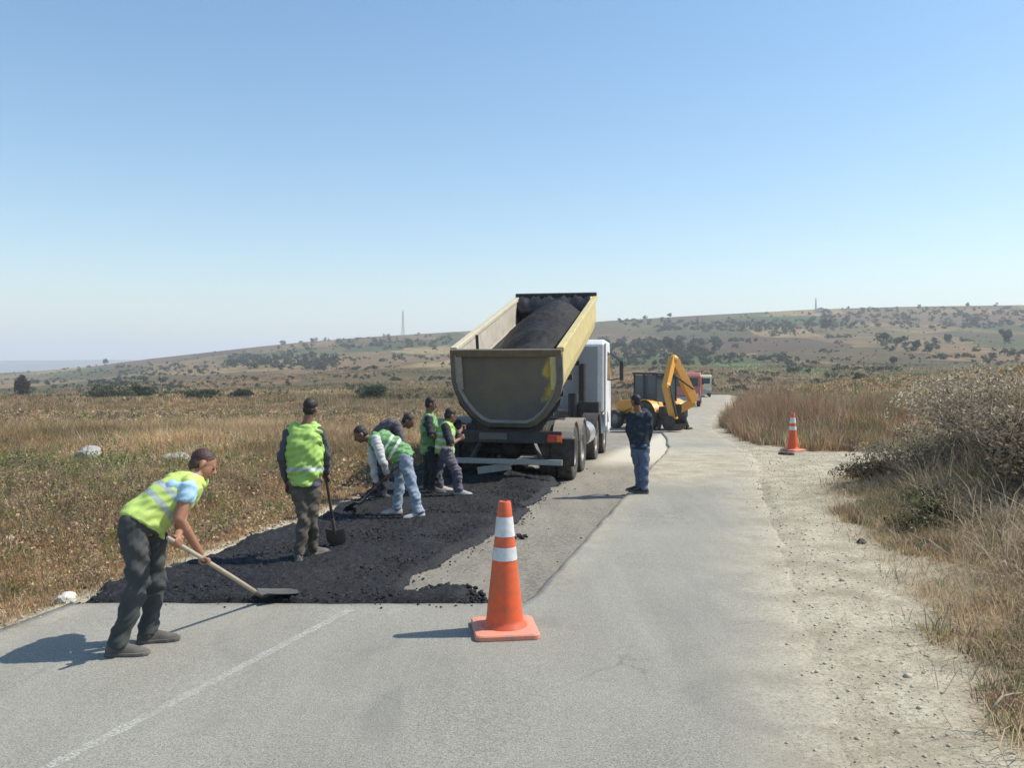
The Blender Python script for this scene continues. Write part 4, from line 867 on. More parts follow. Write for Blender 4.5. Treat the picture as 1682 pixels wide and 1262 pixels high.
# 3b: worker bending behind him
J = dict(hipL=W(618, 722, 12.75), hipR=W(622, 720, 12.5), knL=W(622, 765, 12.8), knR=W(630, 762, 12.5), anL=W(618, 808, 12.8), anR=W(628, 810, 12.5), shL=W(650, 700, 12.8), shR=W(652, 698, 12.46),
         head=W(671, 692, 12.62), face=(.80, -.1, -.55), elL=W(660, 728, 12.9), wrL=W(668, 752, 12.8), grL=W(670, 762, 12.75), elR=W(662, 728, 12.35), wrR=W(672, 750, 12.4), grR=W(674, 760, 12.42),
         toeL=(1, .1, 0), toeR=(1, -.05, 0), arch=(-.02, 0, .12), axR=(.2, .9, .1), axL=(.2, .9, .1))
fix(J, .022)
person('worker bending behind the one in pale jeans, dark grey jacket, head to the right', (W(624, 815, 12.6).x, 12.6, .022), J, dict(trousers=C_DK, shirt=dn((.09, .08, .085)), hair=HAIR, skin=SKIND, sleeve=1, tg=.012), k=.97)
# 4: standing near the truck corner
J = dict(hipL=W(704, 742, 13.55), hipR=W(708, 742, 13.3), knL=W(704, 776, 13.5), knR=W(713, 775, 13.2), anL=W(702, 803, 13.6), anR=W(710, 804, 13.25), shL=W(706, 686, 13.55), shR=W(704, 688, 13.2),
         head=W(708, 664, 13.36), face=(.93, .1, -.3), elL=W(716, 712, 13.6), wrL=W(728, 722, 13.5), grL=W(735, 724, 13.48), elR=W(708, 715, 13.05), wrR=W(724, 724, 13.1), grR=W(732, 728, 13.15),
         toeL=(1, .1, 0), toeR=(.95, -.2, 0), axR=(.1, 0, 1), axL=(.1, 0, 1))
fix(J, .022)
J['grL'] = Vector(J['grL'])
person('worker standing by the truck corner, head up, green vest over a white collar', (W(706, 812, 13.4).x, 13.4, .022), J, dict(trousers=C_DK, shirt=C_DK, vest=VG3, hair=HAIR, skin=SKIND, sleeve=.5, hem=-.05, vg=.026, bands=((.14, .20),), bandm=VG2), k=.94)
# 5: leaning beside him towards the truck
J = dict(hipL=W(728, 742, 13.3), hipR=W(732, 744, 13.02), knL=W(718, 778, 13.3), knR=W(750, 776, 12.95), anL=W(722, 804, 13.35), anR=W(753, 805, 12.95), shL=W(736, 700, 13.38), shR=W(732, 702, 12.96),
         head=W(740, 683, 13.2), face=(.75, .45, -.5), elL=W(750, 715, 13.5), wrL=W(758, 706, 13.7), grL=W(762, 702, 13.78), elR=W(740, 730, 12.85), wrR=W(754, 722, 13.0), grR=W(760, 718, 13.06),
         toeL=(.9, .2, 0), toeR=(1, -.05, 0), axR=(0, .3, 1), axL=(0, .3, 1), arch=(-.02, 0, 0))
fix(J, .022)
person('worker leaning towards the truck tailgate in a white banded green vest', (W(736, 814, 13.1).x, 13.1, .022), J, dict(trousers=C_PUR, shirt=C_DK, vest=VG2, hair=HAIR, skin=SKIND, sleeve=.5, hem=-.04, vg=.026, bands=((.15, .27), (.42, .54), (.68, .78)), bandm=BANDW, shoe=mShoeL), k=1.0)
# 6: man in jeans on the right
J = dict(hipL=W(1044, 738, 13.45), hipR=W(1058, 738, 13.35), knL=W(1049, 772, 13.48), knR=W(1059, 772, 13.3), anL=W(1050, 798, 13.5), anR=W(1058, 800, 13.32), shL=W(1036, 683, 13.42), shR=W(1064, 683, 13.30),
         head=W(1044, 659, 13.36), face=(-.55, .8, -.1), elL=W(1032, 708, 13.4), wrL=W(1039, 730, 13.62), grL=W(1045, 733, 13.68), elR=W(1068, 708, 13.34), wrR=W(1062, 732, 13.6), grR=W(1056, 734, 13.68),
         toeL=(-.9, .25, 0), toeR=(-.8, .5, 0), axR=(-.2, 0, 1), axL=(-.2, 0, 1))
fix(J, .0)
J['anL'].z = .088
mCamo, t, b = newmat('mottled_navy_shirt'); p = obj_pos(t); lk(t, ramp(t, noise(t, 16, 3, .6, p), [(.40, (.010, .016, .028)), (.6, (.022, .035, .055)), (.74, (.09, .11, .13))]), b.inputs['Base Color']); b.inputs['Roughness'].default_value = .9
person('man standing alone by the cut edge in blue jeans and dark navy shirt', (W(1054, 808, 13.4).x, 13.4, 0), J, dict(trousers=C_JN, shirt=mCamo, hair=HAIR, skin=SKIND, sleeve=1, shoe=C_DK, tg=.008), k=.90, group=None)
# ================================================================== vehicles
mTyre = M('tyre_rubber', (.030, .029, .028), .85, dirt=.75, dcol=(.20, .18, .15), sc=5, bmp=.4, bsc=40); mRim = M('wheel_rim', (.30, .29, .27), .5, .4, dirt=.6)
mChas = M('chassis_paint', (.030, .030, .032), .6, dirt=.45, dcol=(.12, .10, .08)); mGalv = M('galvanised_bar', (.42, .42, .41), .45, .5, dirt=.4)
mYel = M('worn_yellow_paint', (.62, .50, .19), .55, dirt=.9, dcol=(.42, .37, .26), sc=3.2); mBedIn = M('scraped_steel_lining', (.66, .60, .50), .55, .2, dirt=.55, dcol=(.35, .30, .24), sc=2.5)
mTail, t, b = newmat('dirty_tailgate_paint'); p = obj_pos(t)
c = ramp(t, noise(t, 1.5, 6, .65, p), [(.35, (.16, .135, .09)), (.5, (.13, .118, .095)), (.66, (.095, .095, .10))])
xs = t.nodes.new('ShaderNodeSeparateXYZ'); lk(t, obj_pos(t), xs.inputs[0]); c = mixc(t, ramp(t, mth(t, 'ADD', xs.outputs[0], mth(t, 'MULTIPLY', noise(t, 3, 4, .6, p), .5)), [(.92, 0.), (1.10, .8)]), c, (.58, .40, .07))
lk(t, c, b.inputs['Base Color']); b.inputs['Roughness'].default_value = .55
mCreamR = M('worn_cream_paint', (.60, .54, .38), .55, dirt=.7, dcol=(.4, .36, .28)); mRimB = M('bare_steel_rim', (.40, .37, .32), .5, .2, dirt=.6, dcol=(.2, .17, .13)); mDark = M('black_tarp', (.02, .021, .024), .35, dirt=.2); mWhite = M('white_cab_paint', (.78, .79, .80), .35, dirt=.18); mGreyP = M('grey_cab_back', (.36, .39, .44), .5, dirt=.2)
mRed = M('red_lens', (.55, .03, .02), .25, dirt=.35); mOrL = M('orange_lens', (.8, .25, .04), .25, dirt=.3)
mGlass, t, b = newmat('dark_glass'); b.inputs['Base Color'].default_value = (.06, .095, .11, 1); b.inputs['Roughness'].default_value = .06
def wheel(par, x, y, r, w, dual=False, name='wheel', sgn=1, ang=0):
    """tyre with tread grooves; rim; sgn: outer side"""
    e = MB(); prof = [(r*.56, -w*.42), (r*.78, -w*.5), (r*.93, -w*.49), (r*.985, -w*.42)]
    for k in range(4): a = -w*.38+k*w*.2; prof += [(r, a), (r, a+w*.13), (r*.972, a+w*.14), (r*.972, a+w*.185)]
    prof += [(r, w*.42), (r*.985, w*.44), (r*.93, w*.49), (r*.78, w*.5), (r*.56, w*.42), (r*.56, -w*.42)]
    offs = ((0,), (0, -sgn*(w+.04)))[dual]
    for o_ in offs: e.lathe(prof, (x+o_, y, r), 'x', 36)
    ty = e.build('tyre', mTyre, None, smooth=True, auto=.6)
    rm = MB(); xo = x+sgn*w*.30; s = sgn
    q = [(r*.57, x-s*w*.4-xo), (r*.57, s*w*.12), (r*.53, s*w*.13), (r*.50, s*w*.0), (r*.44, -s*w*.35 if dual else s*w*.02), (r*.26, -s*w*.30 if dual else s*w*.12), (r*.24, s*w*.05 if dual else s*w*.16), (.001, s*w*.10 if dual else s*w*.17)]
    rm.lathe(q, (xo, y, r), 'x', 28)
    for k in range(8): a = k*math.pi/4; rm.ball((xo-s*w*.02 if not dual else xo-s*w*.28, y+math.cos(a)*r*.35, r+math.sin(a)*r*.35), .022, nu=6, nv=5)
    ri = rm.build('rim', mRim, None, smooth=True, auto=.6)
    wh = bpy.data.objects.new(name, None); COL.objects.link(wh); wh.parent = par; ty.parent = wh; ri.parent = wh
def rotz(fx, fy): return -math.atan2(fx, fy)
# ---- tipper truck in the middle
TY = 15.75; hd = math.atan(.206); zb = -PD+zf(TY)+.0
slope = math.atan2(zf(22.2)-zf(TY), 6.4)
tk = thing('tipper_truck', 'large tipper truck with its dirty yellow bed raised, full of black asphalt', 'truck', (-.005, TY, zb), (slope, 0, -hd))
for i, y in enumerate((0, 1.36)):
    for s in (-1, 1): wheel(tk, s*1.08, y, .52, .29, True, sgn=s)
for y in (4.15, 6.3):
    for s in (-1, 1): wheel(tk, s*1.06, y, .51, .31, False, sgn=s)
m = MB()
for s in (-1, 1): m.box((s*.42, 3.1, .88), (.10, 8.0, .26))
for y in (-.8, .65, 2.3, 3.4, 5.0): m.box((0, y, .88), (.76, .12, .20))
for y in (0, 1.36, 4.15, 6.3): m.tube([(-.95, y, .52), (.95, y, .52)], .085, 10); m.ball((0, y, .54), (.22, .24, .20))
m.box((0, .68, .62), (1.0, .9, .12))
for s in (-1, 1):
    for y in (0, 1.36): m.tube([(s*.5, y-.35, .78), (s*.5, y, .62), (s*.5, y+.35, .78)], .05, 6)
m.build('chassis', mChas, tk, bevel=.01)
m = MB(); m.box((.15, -1.02, .40), (1.95, .07, .10)); m.build('under_run_bar', mGalv, tk, bevel=.01)
for s in (-.55, .75): MB().bar((s, -1.0, .42), (s*.7, -.75, .82), .06).build('bar_bracket', mChas, tk)
# lowered, knocked askew lower guard and plates
MB().box((-.12, -1.0, .27), (.62, .03, .13), Matrix.Rotation(-.16, 3, 'Y')).build('number_plate_holder', mGalv, tk)
MB().box((0, -.93, .84), (2.2, .08, .22)).build('rear_cross_beam', mChas, tk, bevel=.01)
MB().box((-.15, -.98, .85), (.52, .015, .12)).build('number_plate', M('dull_plate', (.12, .13, .12), .5), tk)
for s in (-1, 1):
    lb = MB().box((s*.98, -.99, .82), (.26, .07, .13)).build('tail_light', mRed, tk, bevel=.01)
    MB().box((s*1.06, -1.03, .82), (.07, .02, .10)).build('indicator', mOrL, lb)
    m = MB()      # mudguards over the rear axles
    for y in (0, 1.36):
        R = []
        for q in np.linspace(18, 162, 13):
            a = math.radians(q); R.append([Vector((s*1.16+x, y-math.cos(a)*(.58+d), .52+math.sin(a)*(.58+d))) for x, d in ((-.30, 0), (.08, 0), (.08, .02), (-.30, .02))])
        m.rings(R)
    m.build('rear_mudguard', M('grey_mudguard', (.26, .24, .22), .7, dirt=.5), tk)
    m = MB(); R = []
    for q in np.linspace(10, 170, 13):
        a = math.radians(q); R.append([Vector((s*1.10+x, 4.15-math.cos(a)*.60, .52+math.sin(a)*(.60+d))) for x, d in ((-.20, 0), (.16, 0), (.16, .02), (-.20, .02))])
    m.rings(R); m.build('front_mudguard', mChas, tk)
    MB().box((s*1.08, -.62, .55), (.42, .012, .50)).build('mud_flap', M('black_rubber', (.02, .02, .02), .8, dirt=.4), tk)
# tanks between the axles
m = MB(); m.tube([(1.0, 2.25, .72), (1.0, 3.35, .72)], .27, 20); m.build('fuel_tank', M('aluminium_tank', (.55, .55, .55), .35, .7, dirt=.4), tk, smooth=True, auto=.6)
MB().box((-1.0, 2.8, .74), (.42, 1.0, .5)).build('air_tank_box', mChas, tk, bevel=.03)
MB().box((.95, 5.05, 1.15), (.5, .5, .5)).build('battery_box', mChas, tk, bevel=.03)
for k, (x, y, z, r_) in enumerate(((.55, 4.9, 1.35, .13), (.80, 4.9, 1.15, .10))): MB().tube([(x, y, z-.3), (x, y, z+.25)], r_, 14).build('air_canister', mChas, tk, smooth=True, auto=.6)
# cab
m = MB(); cb = [(5.75, .75), (5.75, 2.95), (6.0, 3.08), (7.55, 3.05), (7.95, 1.9), (8.0, .62), (7.0, .62), (6.95, 1.02), (6.8, 1.16), (5.85, 1.16), (5.75, .98)]
cb = [(5.66, 1.12), (5.66, 2.86), (5.85, 3.0), (7.35, 3.0), (7.75, 1.9), (7.8, .58), (7.0, .58), (6.93, .95), (6.72, 1.12)]
m.prism(cb, lambda y, z: Vector((-1.24, y, z)), lambda y, z: Vector((1.24, y, z))); cab = m.build('cab', mWhite, tk, bevel=.05)
MB().box((0, 5.645, 2.0), (2.16, .02, 1.62)).build('back_panel', mGreyP, cab, bevel=.008)
for s in (-1, 1):
    MB().prism([(6.35, 1.95), (7.55, 1.95), (7.35, 2.7), (6.35, 2.72)], lambda y, z: Vector((s*1.235, y, z)), lambda y, z: Vector((s*1.247, y, z))).build('side_window', mGlass, cab)
    MB().bar((s*1.22, 7.55, 2.75), (s*1.55, 7.45, 2.46), .03).build('mirror_arm', mChas, tk); MB().bar((s*1.22, 7.6, 1.95), (s*1.55, 7.45, 2.02), .03).build('mirror_arm', mChas, tk)
    MB().box((s*1.56, 7.43, 2.22), (.11, .10, .56)).build('mirror', mDark, tk, bevel=.03)
    m = MB(); R = []
    for q in np.linspace(5, 150, 12):
        a = math.radians(q); R.append([Vector((s*1.10+x, 6.3-math.cos(a)*.62, .52+math.sin(a)*(.60+d))) for x, d in ((-.20, 0), (.17, 0), (.17, .02), (-.20, .02))])
    m.rings(R); m.build('cab_mudguard', mWhite, tk)
    # pale side fairing behind the door
    MB().prism([(5.70, 2.9), (5.70, .75), (6.02, .75), (6.02, 2.9)], lambda y, z: Vector((s*1.245, y, z)), lambda y, z: Vector((s*1.29, y, z))).build('side_fairing', mWhite, cab, bevel=.015)
MB().prism([(7.37, 2.85), (7.72, 1.95), (7.76, 1.97), (7.42, 2.87)], lambda y, z: Vector((-1.1, y, z)), lambda y, z: Vector((1.1, y, z))).build('windscreen', mGlass, cab)
MB().box((0, 7.82, .72), (2.4, .1, .5)).build('bumper', mWhite, cab, bevel=.04)
# exhaust and air intake behind the cab
MB().tube([(.72, 5.40, 1.0), (.72, 5.40, 2.35)], .10, 12).build('air_intake', mChas, tk, smooth=True, auto=.6)
# bed: half round body hinged at the rear
TH = math.radians(13.1)+slope*-1
bed = bpy.data.objects.new('bed', None); COL.objects.link(bed); bed.parent = tk; bed.location = (.16, -.62, 1.17); bed.rotation_euler = (TH, 0, 0)
HWD, BH, BL = .97, 1.34, 6.05
_h = [(HWD, BH), (HWD, .84), (HWD-.045, .62), (HWD-.15, .41), (HWD-.31, .20), (.50, .06), (.36, 0)]
prof = [(-x, z) for x, z in _h]+_h[::-1]
_g = [(HWD-.05, BH), (HWD-.05, .85), (HWD-.09, .64), (HWD-.19, .45), (HWD-.34, .25), (.48, .11), (.35, .05)]
inn = [(-x, z) for x, z in _g]+_g[::-1]
y0, y1 = -.38, BL-.38
def shell(name, P0, P1, ya, yb_, mat, mat_in=None):
    n = len(P0); vs = [Vector((x, y, z)) for y in (ya, yb_) for P_ in (P0, P1) for x, z in P_]; fs = []; mi = []
    for i in range(n-1): fs.append((i, i+1, 2*n+i+1, 2*n+i)); mi.append(0)
    for i in range(n-1): fs.append((n+i, 3*n+i, 3*n+i+1, n+i+1)); mi.append(1)
    for o_ in (0, 2*n):
        for i in range(n-1): fs.append((o_+i, o_+n+i, o_+n+i+1, o_+i+1)); mi.append(0)
    for i in (0, n-1): fs.append((i, 2*n+i, 3*n+i, n+i)); mi.append(0)
    m = MB(); m.v = [tuple(v) for v in vs]; m.f = fs; m.m = mi; return m.build(name, [mat, mat_in or mat], bed, bevel=.006)
shell('bed_shell', prof, inn, y0, y1, mYel, mBedIn)
for s in (-1, 1):
    MB().box((s*(HWD-.01), (y0+y1)/2, BH+.03), (.13, BL, .09)).build('top_rail', [mCreamR, mYel][s > 0], bed, bevel=.015)
m = MB(); m.prism(inn, lambda x, z: Vector((x, y1-.06, z)), lambda x, z: Vector((x, y1-.01, z))); m.build('headboard', mDark, bed)
MB().box((0, y1-.03, BH+.09), (2*HWD+.06, .10, .13)).build('headboard_rail', mChas, bed, bevel=.01)
# tarp bunched over the front, hanging on the headboard
m = MB(); n = 26; R = []
for i in range(n+1):
    x = -HWD+.07+(2*HWD-.14)*i/n; w = .03*math.sin(i*1.3)+.025*math.sin(i*2.9); R.append([Vector((x, y1-.08-q[0]+w*.5, q[1]+w)) for q in ((0, BH+.08), (.16, BH+.06), (.34+.04*math.sin(i*.9), BH-.12), (.40, BH-.34-.06*math.sin(i*.7)), (.30, BH-.32), (.10, BH-.10))])
m.rings(R); m.build('rolled_tarp', mDark, bed, smooth=True)
m = MB(); m.tube([(-.2, 0, 0), (-.2, 0, 0)], .01) if 0 else None
# load of asphalt
lxs = np.linspace(-HWD+.06, HWD-.06, 44); lys = np.linspace(y0+.10, y1-.12, 110); LX, LY = np.meshgrid(lxs, lys)
prz = np.interp(LX, [p[0] for p in inn], [p[1] if abs(p[0]) < HWD-.06 else .85 for p in inn]); s_ = (LY-y0)/BL
top_ = 1.00+.34*sm(.25, .85, s_)-.10*sm(.0, .2, .2-s_)-.55*(LX/HWD)**2*(.55+.45*s_)-.16*(LX < 0)*np.abs(LX)+.07*nz(LX, LY, 1.9, 1)+.02*nz(LX, LY, 4, 3)+.012*nz(LX, LY, 9, 2)+.03*rs.rand(*LX.shape)
top_ = top_-.25*np.exp(-((s_-.42)/.05)**2)*(np.abs(LX) < .75)*.5
LZ = np.maximum(top_, prz-.01); LZ = np.where(np.abs(LX) > HWD-.10, np.maximum(LZ-.03, .80), LZ)
iL = np.arange(LX.size).reshape(LX.shape)
o = npmesh('asphalt_load', np.stack([LX, LY, LZ], -1).reshape(-1, 3), np.stack([iL[:-1, :-1], iL[:-1, 1:], iL[1:, 1:], iL[1:, :-1]], -1).reshape(-1, 4), mA); o.location = tk.matrix_world @ Matrix.Translation(bed.location).to_3x3().to_4x4() @ Vector((0, 0, 0))
bpy.context.view_layer.update(); o.matrix_world = bed.matrix_world.copy()
tag(o, 'heaped black asphalt lying in the raised truck bed', 'asphalt load')
# tailgate
tg = MB(); tp_ = [(x*.94, .06+z*.955) for x, z in prof]; tg.prism([(x*.93, .07+z*.93) for x, z in prof], lambda x, z: Vector((x, y0-.06, z)), lambda x, z: Vector((x, y0-.02, z))); tgo = tg.build('tailgate', mTail, bed)
n = len(prof); outer = [(x*1.035, (z-.03)*1.0) for x, z in prof]; inner = [(x*.895, .10+z*.905) for x, z in prof]; mid_ = [(x*.93, .07+z*.93) for x, z in prof]
m = MB(); vs = []; fs = []
for P_, y in ((outer, y0+.02), (outer, y0-.10), (mid_, y0-.16), (inner, y0-.075)): vs += [Vector((x, y, z)) for x, z in P_]
for k in range(3):
    for i in range(n-1): fs.append((k*n+i, k*n+i+1, (k+1)*n+i+1, (k+1)*n+i))
m.add(vs, fs[:2*(n-1)], 0); m.add(vs, fs[2*(n-1):], 1); m.build('tailgate_frame', [M('dark_dirty_steel', (.10, .095, .09), .6, dirt=.5), mRimB], tgo)
MB().box((0, y0-.085, BH-.01), (2*HWD+.05, .10, .13)).build('tailgate_top_beam', M('rusty_dark_beam', (.13, .095, .055), .6, dirt=.5), tgo, bevel=.012)
for s in (-1, 1): MB().box((s*(HWD-.12), y0-.10, BH-.36), (.12, .06, .62)).build('hinge_post', [mYel, mRimB][s < 0], tgo, bevel=.01)
MB().box((-.58, y0+.25, BH+.12), (.05, .03, .26)).build('sheet_hook', mChas, bed)
m = MB(); m.prism([(-.95, .50), (-.5, -.02), (-.36, -.10), (.36, -.10), (.5, -.02), (.95, .50), (.92, .36), (.52, -.16), (.36, -.26), (-.36, -.26), (-.52, -.16), (-.92, .36)], lambda x, z: Vector((x, y0-.0, z)), lambda x, z: Vector((x, y0+.16, z))); m.build('rear_sill', mChas, bed, bevel=.01)
m = MB()
for s in (-1, 1): m.box((s*.42, 2.9, -.10), (.12, 6.0, .18))
for y in (.6, 2, 3.4, 4.8): m.box((0, y, -.06), (1.3, .1, .12))
m.build('bed_subframe', mChas, bed)
m = MB(); m.tube([(0, 5.25, .95), (0, 5.0, 1.8)], .13, 14); m.tube([(0, 5.0, 1.8), (0, 4.85, 2.4)], .09, 14); m.build('lift_cylinder', mGalv, tk, smooth=True, auto=.6)
# ---- backhoe loader
def pt(px, py, Y): return W(px, py, Y)
BX = W(1077, 700, 41.3); bz = zf(41.3)-.01
mJ = M('digger_orange_yellow', (.82, .37, .05), .45, dirt=.35, dcol=(.6, .42, .2), sc=3); mJr = M('dull_red_paint', (.30, .07, .05), .6, dirt=.4)
bh = thing('backhoe_loader', 'orange yellow backhoe loader with folded digging arm on the far road', 'backhoe', (BX.x, 41.3, bz), (0, 0, rotz(-.58, .81)))
for s in (-1, 1): wheel(bh, s*.93, -.35, .72, .44, False, sgn=s); wheel(bh, s*.88, 1.95, .46, .32, False, sgn=s)
m = MB(); m.prism([(.75, .75), (.75, 1.55), (2.3, 1.38), (2.45, 1.25), (2.45, .70)], lambda y, z: Vector((-.42, y, z)), lambda y, z: Vector((.42, y, z))); m.build('bonnet', mJ, bh, bevel=.04)
for s in (-1, 1): MB().prism([(-1.1, .95), (-.9, 1.42), (.9, 1.42), (1.0, .8), (.5, .62)], lambda y, z: Vector((s*.45, y, z)), lambda y, z: Vector((s*.74, y, z))).build('body_side', mJ, bh, bevel=.03)
m = MB(); m.box((0, .2, .72), (.7, 3.6, .35)); m.tube([(-.9, -.35, .72), (.9, -.35, .72)], .12, 10); m.tube([(-.85, 1.95, .46), (.85, 1.95, .46)], .09, 10); m.build('chassis', mChas, bh, bevel=.02)
for s in (-1, 1):
    m = MB(); R = []
    for q in np.linspace(15, 165, 10): a = math.radians(q); R.append([Vector((s*.93+x, -.35-math.cos(a)*.80, .72+math.sin(a)*(.80+d))) for x, d in ((-.24, 0), (.24, 0), (.24, .04), (-.24, .04))])
    m.rings(R); m.build('rear_fender', mJ, bh)
m = MB(); m.box((0, .05, 2.82), (1.55, 1.75, .10)); m.build('cab_roof', mDark, bh, bevel=.04)
m = MB()
for x in (-.68, .68):
    for y in (-.72, .15, .82): m.box((x, y, 2.0), (.07, .07, 1.6))
m.box((0, .05, 1.22), (1.44, 1.62, .12)); m.build('cab_frame', mChas, bh)
MB().ball((.45, -.3, 2.95), (.07, .07, .09)).build('beacon', mOrL, bh)
m = MB(); m.box((0, -.72, 2.05), (1.28, .015, 1.35)); m.box((0, .82, 2.05), (1.28, .015, 1.35)); m.box((-.685, .33, 2.05), (.015, .9, 1.35)); m.box((.685, .33, 2.05), (.015, .9, 1.35)); m.box((-.685, -.3, 2.05), (.015, .75, 1.35)); m.box((.685, -.3, 2.05), (.015, .75, 1.35)); m.build('cab_glass', mGlass, bh)
m = MB(); m.box((0, -.1, 1.45), (.5, .5, .4)); m.box((0, -.1, 1.9), (.45, .14, .6)); m.build('driver_seat', mDark, bh, bevel=.05)
for s in (-1, 1):
    MB().bar((s*.5, .8, 1.25), (s*.5, 2.95, .55), .10, .16).build('loader_arm', mJ, bh, bevel=.01)
    m = MB(); m.bar((s*.62, -1.15, 1.0), (s*1.02, -1.2, .14), .13); m.box((s*1.04, -1.2, .08), (.36, .3, .08)); m.build('stabiliser_leg', mChas, bh)
m = MB(); m.prism([(2.95, .15), (2.9, .85), (2.98, .87), (3.1, .25), (3.7, .12), (3.75, .06), (3.05, .06)], lambda y, z: Vector((-1.1, y, z)), lambda y, z: Vector((1.1, y, z))); m.build('front_bucket', mChas, bh, bevel=.01)
m = MB(); m.box((0, -1.2, .95), (1.9, .16, .55)); m.build('rear_frame', mChas, bh, bevel=.02)
bpy.context.view_layer.update(); inv = bh.matrix_world.inverted(); Lc = lambda px, py, Y: inv @ W(px, py, Y)
kp = Vector((0, -1.5, .95)); MB().box(kp, (.45, .45, .75)).build('kingpost', mChas, bh, bevel=.03)
base_ = Lc(1140, 660, 40.0); ap = Lc(1107, 590, 39.6); el = Lc(1094, 634, 39.0); se = Lc(1107, 690, 38.6)
m = MB(); m.bar(kp+Vector((0, -.05, .1)), base_, .27, .37); m.bar(base_, base_.lerp(ap, .55)+(ap-base_).cross(Vector((1, 0, 0))).normalized()*.0, .31, .44); m.bar(base_.lerp(ap, .55), ap, .29, .38); m.ball(ap, .21); m.build('boom', mJ, bh, bevel=.02)
m = MB(); m.bar(ap+Vector((-.1, 0, .05)), el, .27, .37); m.bar(el, se, .26, .34); m.ball(el, .21); m.build('dipper_arm', mJ, bh, bevel=.02)
m = MB(); m.tube([base_.lerp(ap, .25)+Vector((.0, -.28, .1)), ap.lerp(el, .5)], .045, 8); m.tube([el+Vector((0, -.25, 0)), se+Vector((0, -.18, .15))], .045, 8); m.build('arm_cylinder', mChas, bh)
m = MB(); Rb = []
for q in np.linspace(-30, 170, 10):
    a = math.radians(q); c_ = se+Vector((0, 0, -.12)); Rb.append([c_+Vector((x, math.cos(a)*rr_, -math.sin(a)*rr_*.9)) for x, rr_ in ((-.36, .44), (.36, .44), (.36, .39), (-.36, .39))])
m.rings(Rb)
for s in (-1, 1): m.ball(se+Vector((s*.31, 0, -.14)), (.015, .40, .36))
m.build('digging_bucket', mChas, bh)
# ---- far lorries
def lorry(loc, rz, cabm, bodym, label, tank=False):
    rt = thing('lorry', label, 'lorry', loc, (0, 0, rz), 'far lorries on the road')
    for s in (-1, 1):
        for y in (0, 3.6): wheel(rt, s*.92, y, .45, .28, False, sgn=s)
    MB().box((0, 1.7, .72), (.8, 5.6, .24)).build('chassis', mChas, rt)
    m = MB(); m.prism([(-1.1, .75), (-1.1, 2.3), (-.9, 2.55), (.35, 2.55), (.35, .75)], lambda y, z: Vector((-1.08, y, z)), lambda y, z: Vector((1.08, y, z))); cbo = m.build('cab', cabm, rt, bevel=.05)
    MB().box((0, -1.11, 1.85), (1.8, .03, .62)).build('windscreen', mGlass, cbo, bevel=.01)
    MB().box((0, -1.16, .62), (2.1, .12, .3)).build('bumper', mGreyP, cbo, bevel=.03)
    for s in (-1, 1):
        MB().box((s*.8, -1.13, .9), (.26, .06, .16)).build('headlight', mWhite, cbo, bevel=.02); MB().box((s*1.25, -1.0, 1.9), (.14, .06, .42)).build('mirror', mDark, cbo)
        MB().box((s*1.085, -.3, 1.9), (.015, .7, .55)).build('side_window', mGlass, cbo)
    MB().box((0, 2.6, 1.55), (2.2, 4.0, 1.3)).build('cargo_body', bodym, rt, bevel=.03)
    m = MB()
    for y in (.9, 1.7, 2.5, 3.3, 4.1):
        for s in (-1, 1): m.box((s*1.115, y, 1.55), (.06, .08, 1.3))
    m.build('body_rib', bodym, rt)
    return rt
mRd = M('faded_red_paint', (.50, .15, .12), .5, dirt=.4, dcol=(.5, .35, .3)); mCr = M('cream_paint', (.70, .66, .46), .5, dirt=.3)
x_ = W(1127, 660, 62).x; lorry((x_, 62, zf(62)), rotz(.25, 1), mRd, mRd, 'faded red lorry parked beyond the backhoe')
x_ = W(1152, 655, 76).x; lorry((x_, 76, zf(76)), rotz(.25, 1)+.05, mCr, mGreyP, 'cream cabbed lorry farthest away behind the red lorry').scale = (.8, .8, .8)
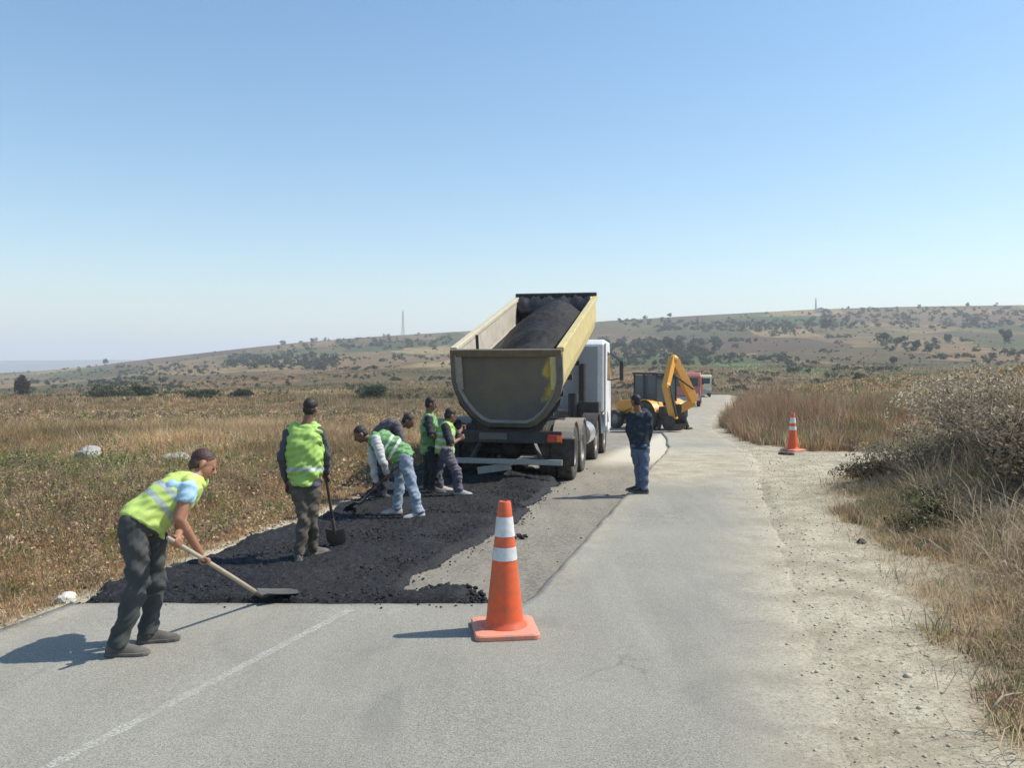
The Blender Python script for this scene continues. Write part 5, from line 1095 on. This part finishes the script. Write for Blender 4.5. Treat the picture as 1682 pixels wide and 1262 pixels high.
# ================================================================== small things
def rock(px, py, s, lab, Y0=6, mat=None, fl=.5):
    h = HIT(px, py, Y0); r = np.random.RandomState(int(px)); b_ = bmesh.new(); bmesh.ops.create_icosphere(b_, subdivisions=3, radius=1)
    for v in b_.verts: c = v.co; k_ = 1+.22*math.sin(c.x*3+px)+.18*math.sin(c.y*4+px*2)*math.cos(c.z*3)+.06*r.randn(); v.co = Vector((c.x*s*k_, c.y*s*.8*k_, c.z*s*fl*k_+s*fl*.3))
    me = bpy.data.meshes.new('rock'); b_.to_mesh(me); b_.free(); me.materials.append(mat or mRock); o = bpy.data.objects.new('rock', me); COL.objects.link(o); o.location = h; tag(o, lab, 'rock')
mRock = M('grey_rock', (.34, .33, .31), .9, dirt=.5, dcol=(.55, .53, .48), sc=8, bmp=.5, bsc=20); mClod = M('dark_clod', (.07, .06, .05), .9, sc=9)
rock(146, 752, .34, 'grey flat rock in the green patch of the left field'); rock(288, 756, .24, 'smaller pale rock in the grass right of the flat grey one'); rock(108, 990, .10, 'pale stone at the left edge of the old road', mat=M('white_stone', (.6, .58, .52), .9))
rock(14, 890, .08, 'small white stone in the grass at the left edge', mat=M('white_stone2', (.6, .58, .52), .9)); rock(1416, 893, .055, 'dark clod on the pale gravel shoulder', mat=mClod, fl=.6); rock(1292, 748, .16, 'dark clod beside the distant cone', Y0=15, mat=mClod)
def stick(a, b_, lab, rad=.014):
    A, B = HIT(*a), HIT(*b_); d = B-A; o = MB().tube([(0, 0, .05), d*.35+Vector((.01, .02, .09)), d*.7+Vector((-.01, 0, .08)), d+Vector((0, 0, .06))], [rad, rad*.9, rad*.7, rad*.35], 7).build('stick', M('bleached_stick', (.33, .27, .19), .9), smooth=True); o.location = A; tag(o, lab, 'stick')
stick((1507, 892), (1562, 925), 'long bleached stick lying on the right bank'); stick((1628, 1183), (1680, 1160), 'short pale stick in the straw at the lower right corner', .009)
# curved dark hose-like cut edge debris near the far end of the cut
# ------------------------------------------------------------------ haze
mH = bpy.data.materials.new('haze_air'); mH.use_nodes = True; t = mH.node_tree; t.nodes.clear()
ou = t.nodes.new('ShaderNodeOutputMaterial'); pv = t.nodes.new('ShaderNodeVolumePrincipled'); lk(t, pv.outputs[0], ou.inputs['Volume'])
pv.inputs['Color'].default_value = (.86, .92, 1, 1); pv.inputs['Density'].default_value = .00034; pv.inputs['Anisotropy'].default_value = .1
hz = MB().box((0, 4450, 75), (16000, 9300, 260)).build('haze', mH); tag(hz, 'pale summer haze in the air over the far hills', 'haze', kind='stuff')
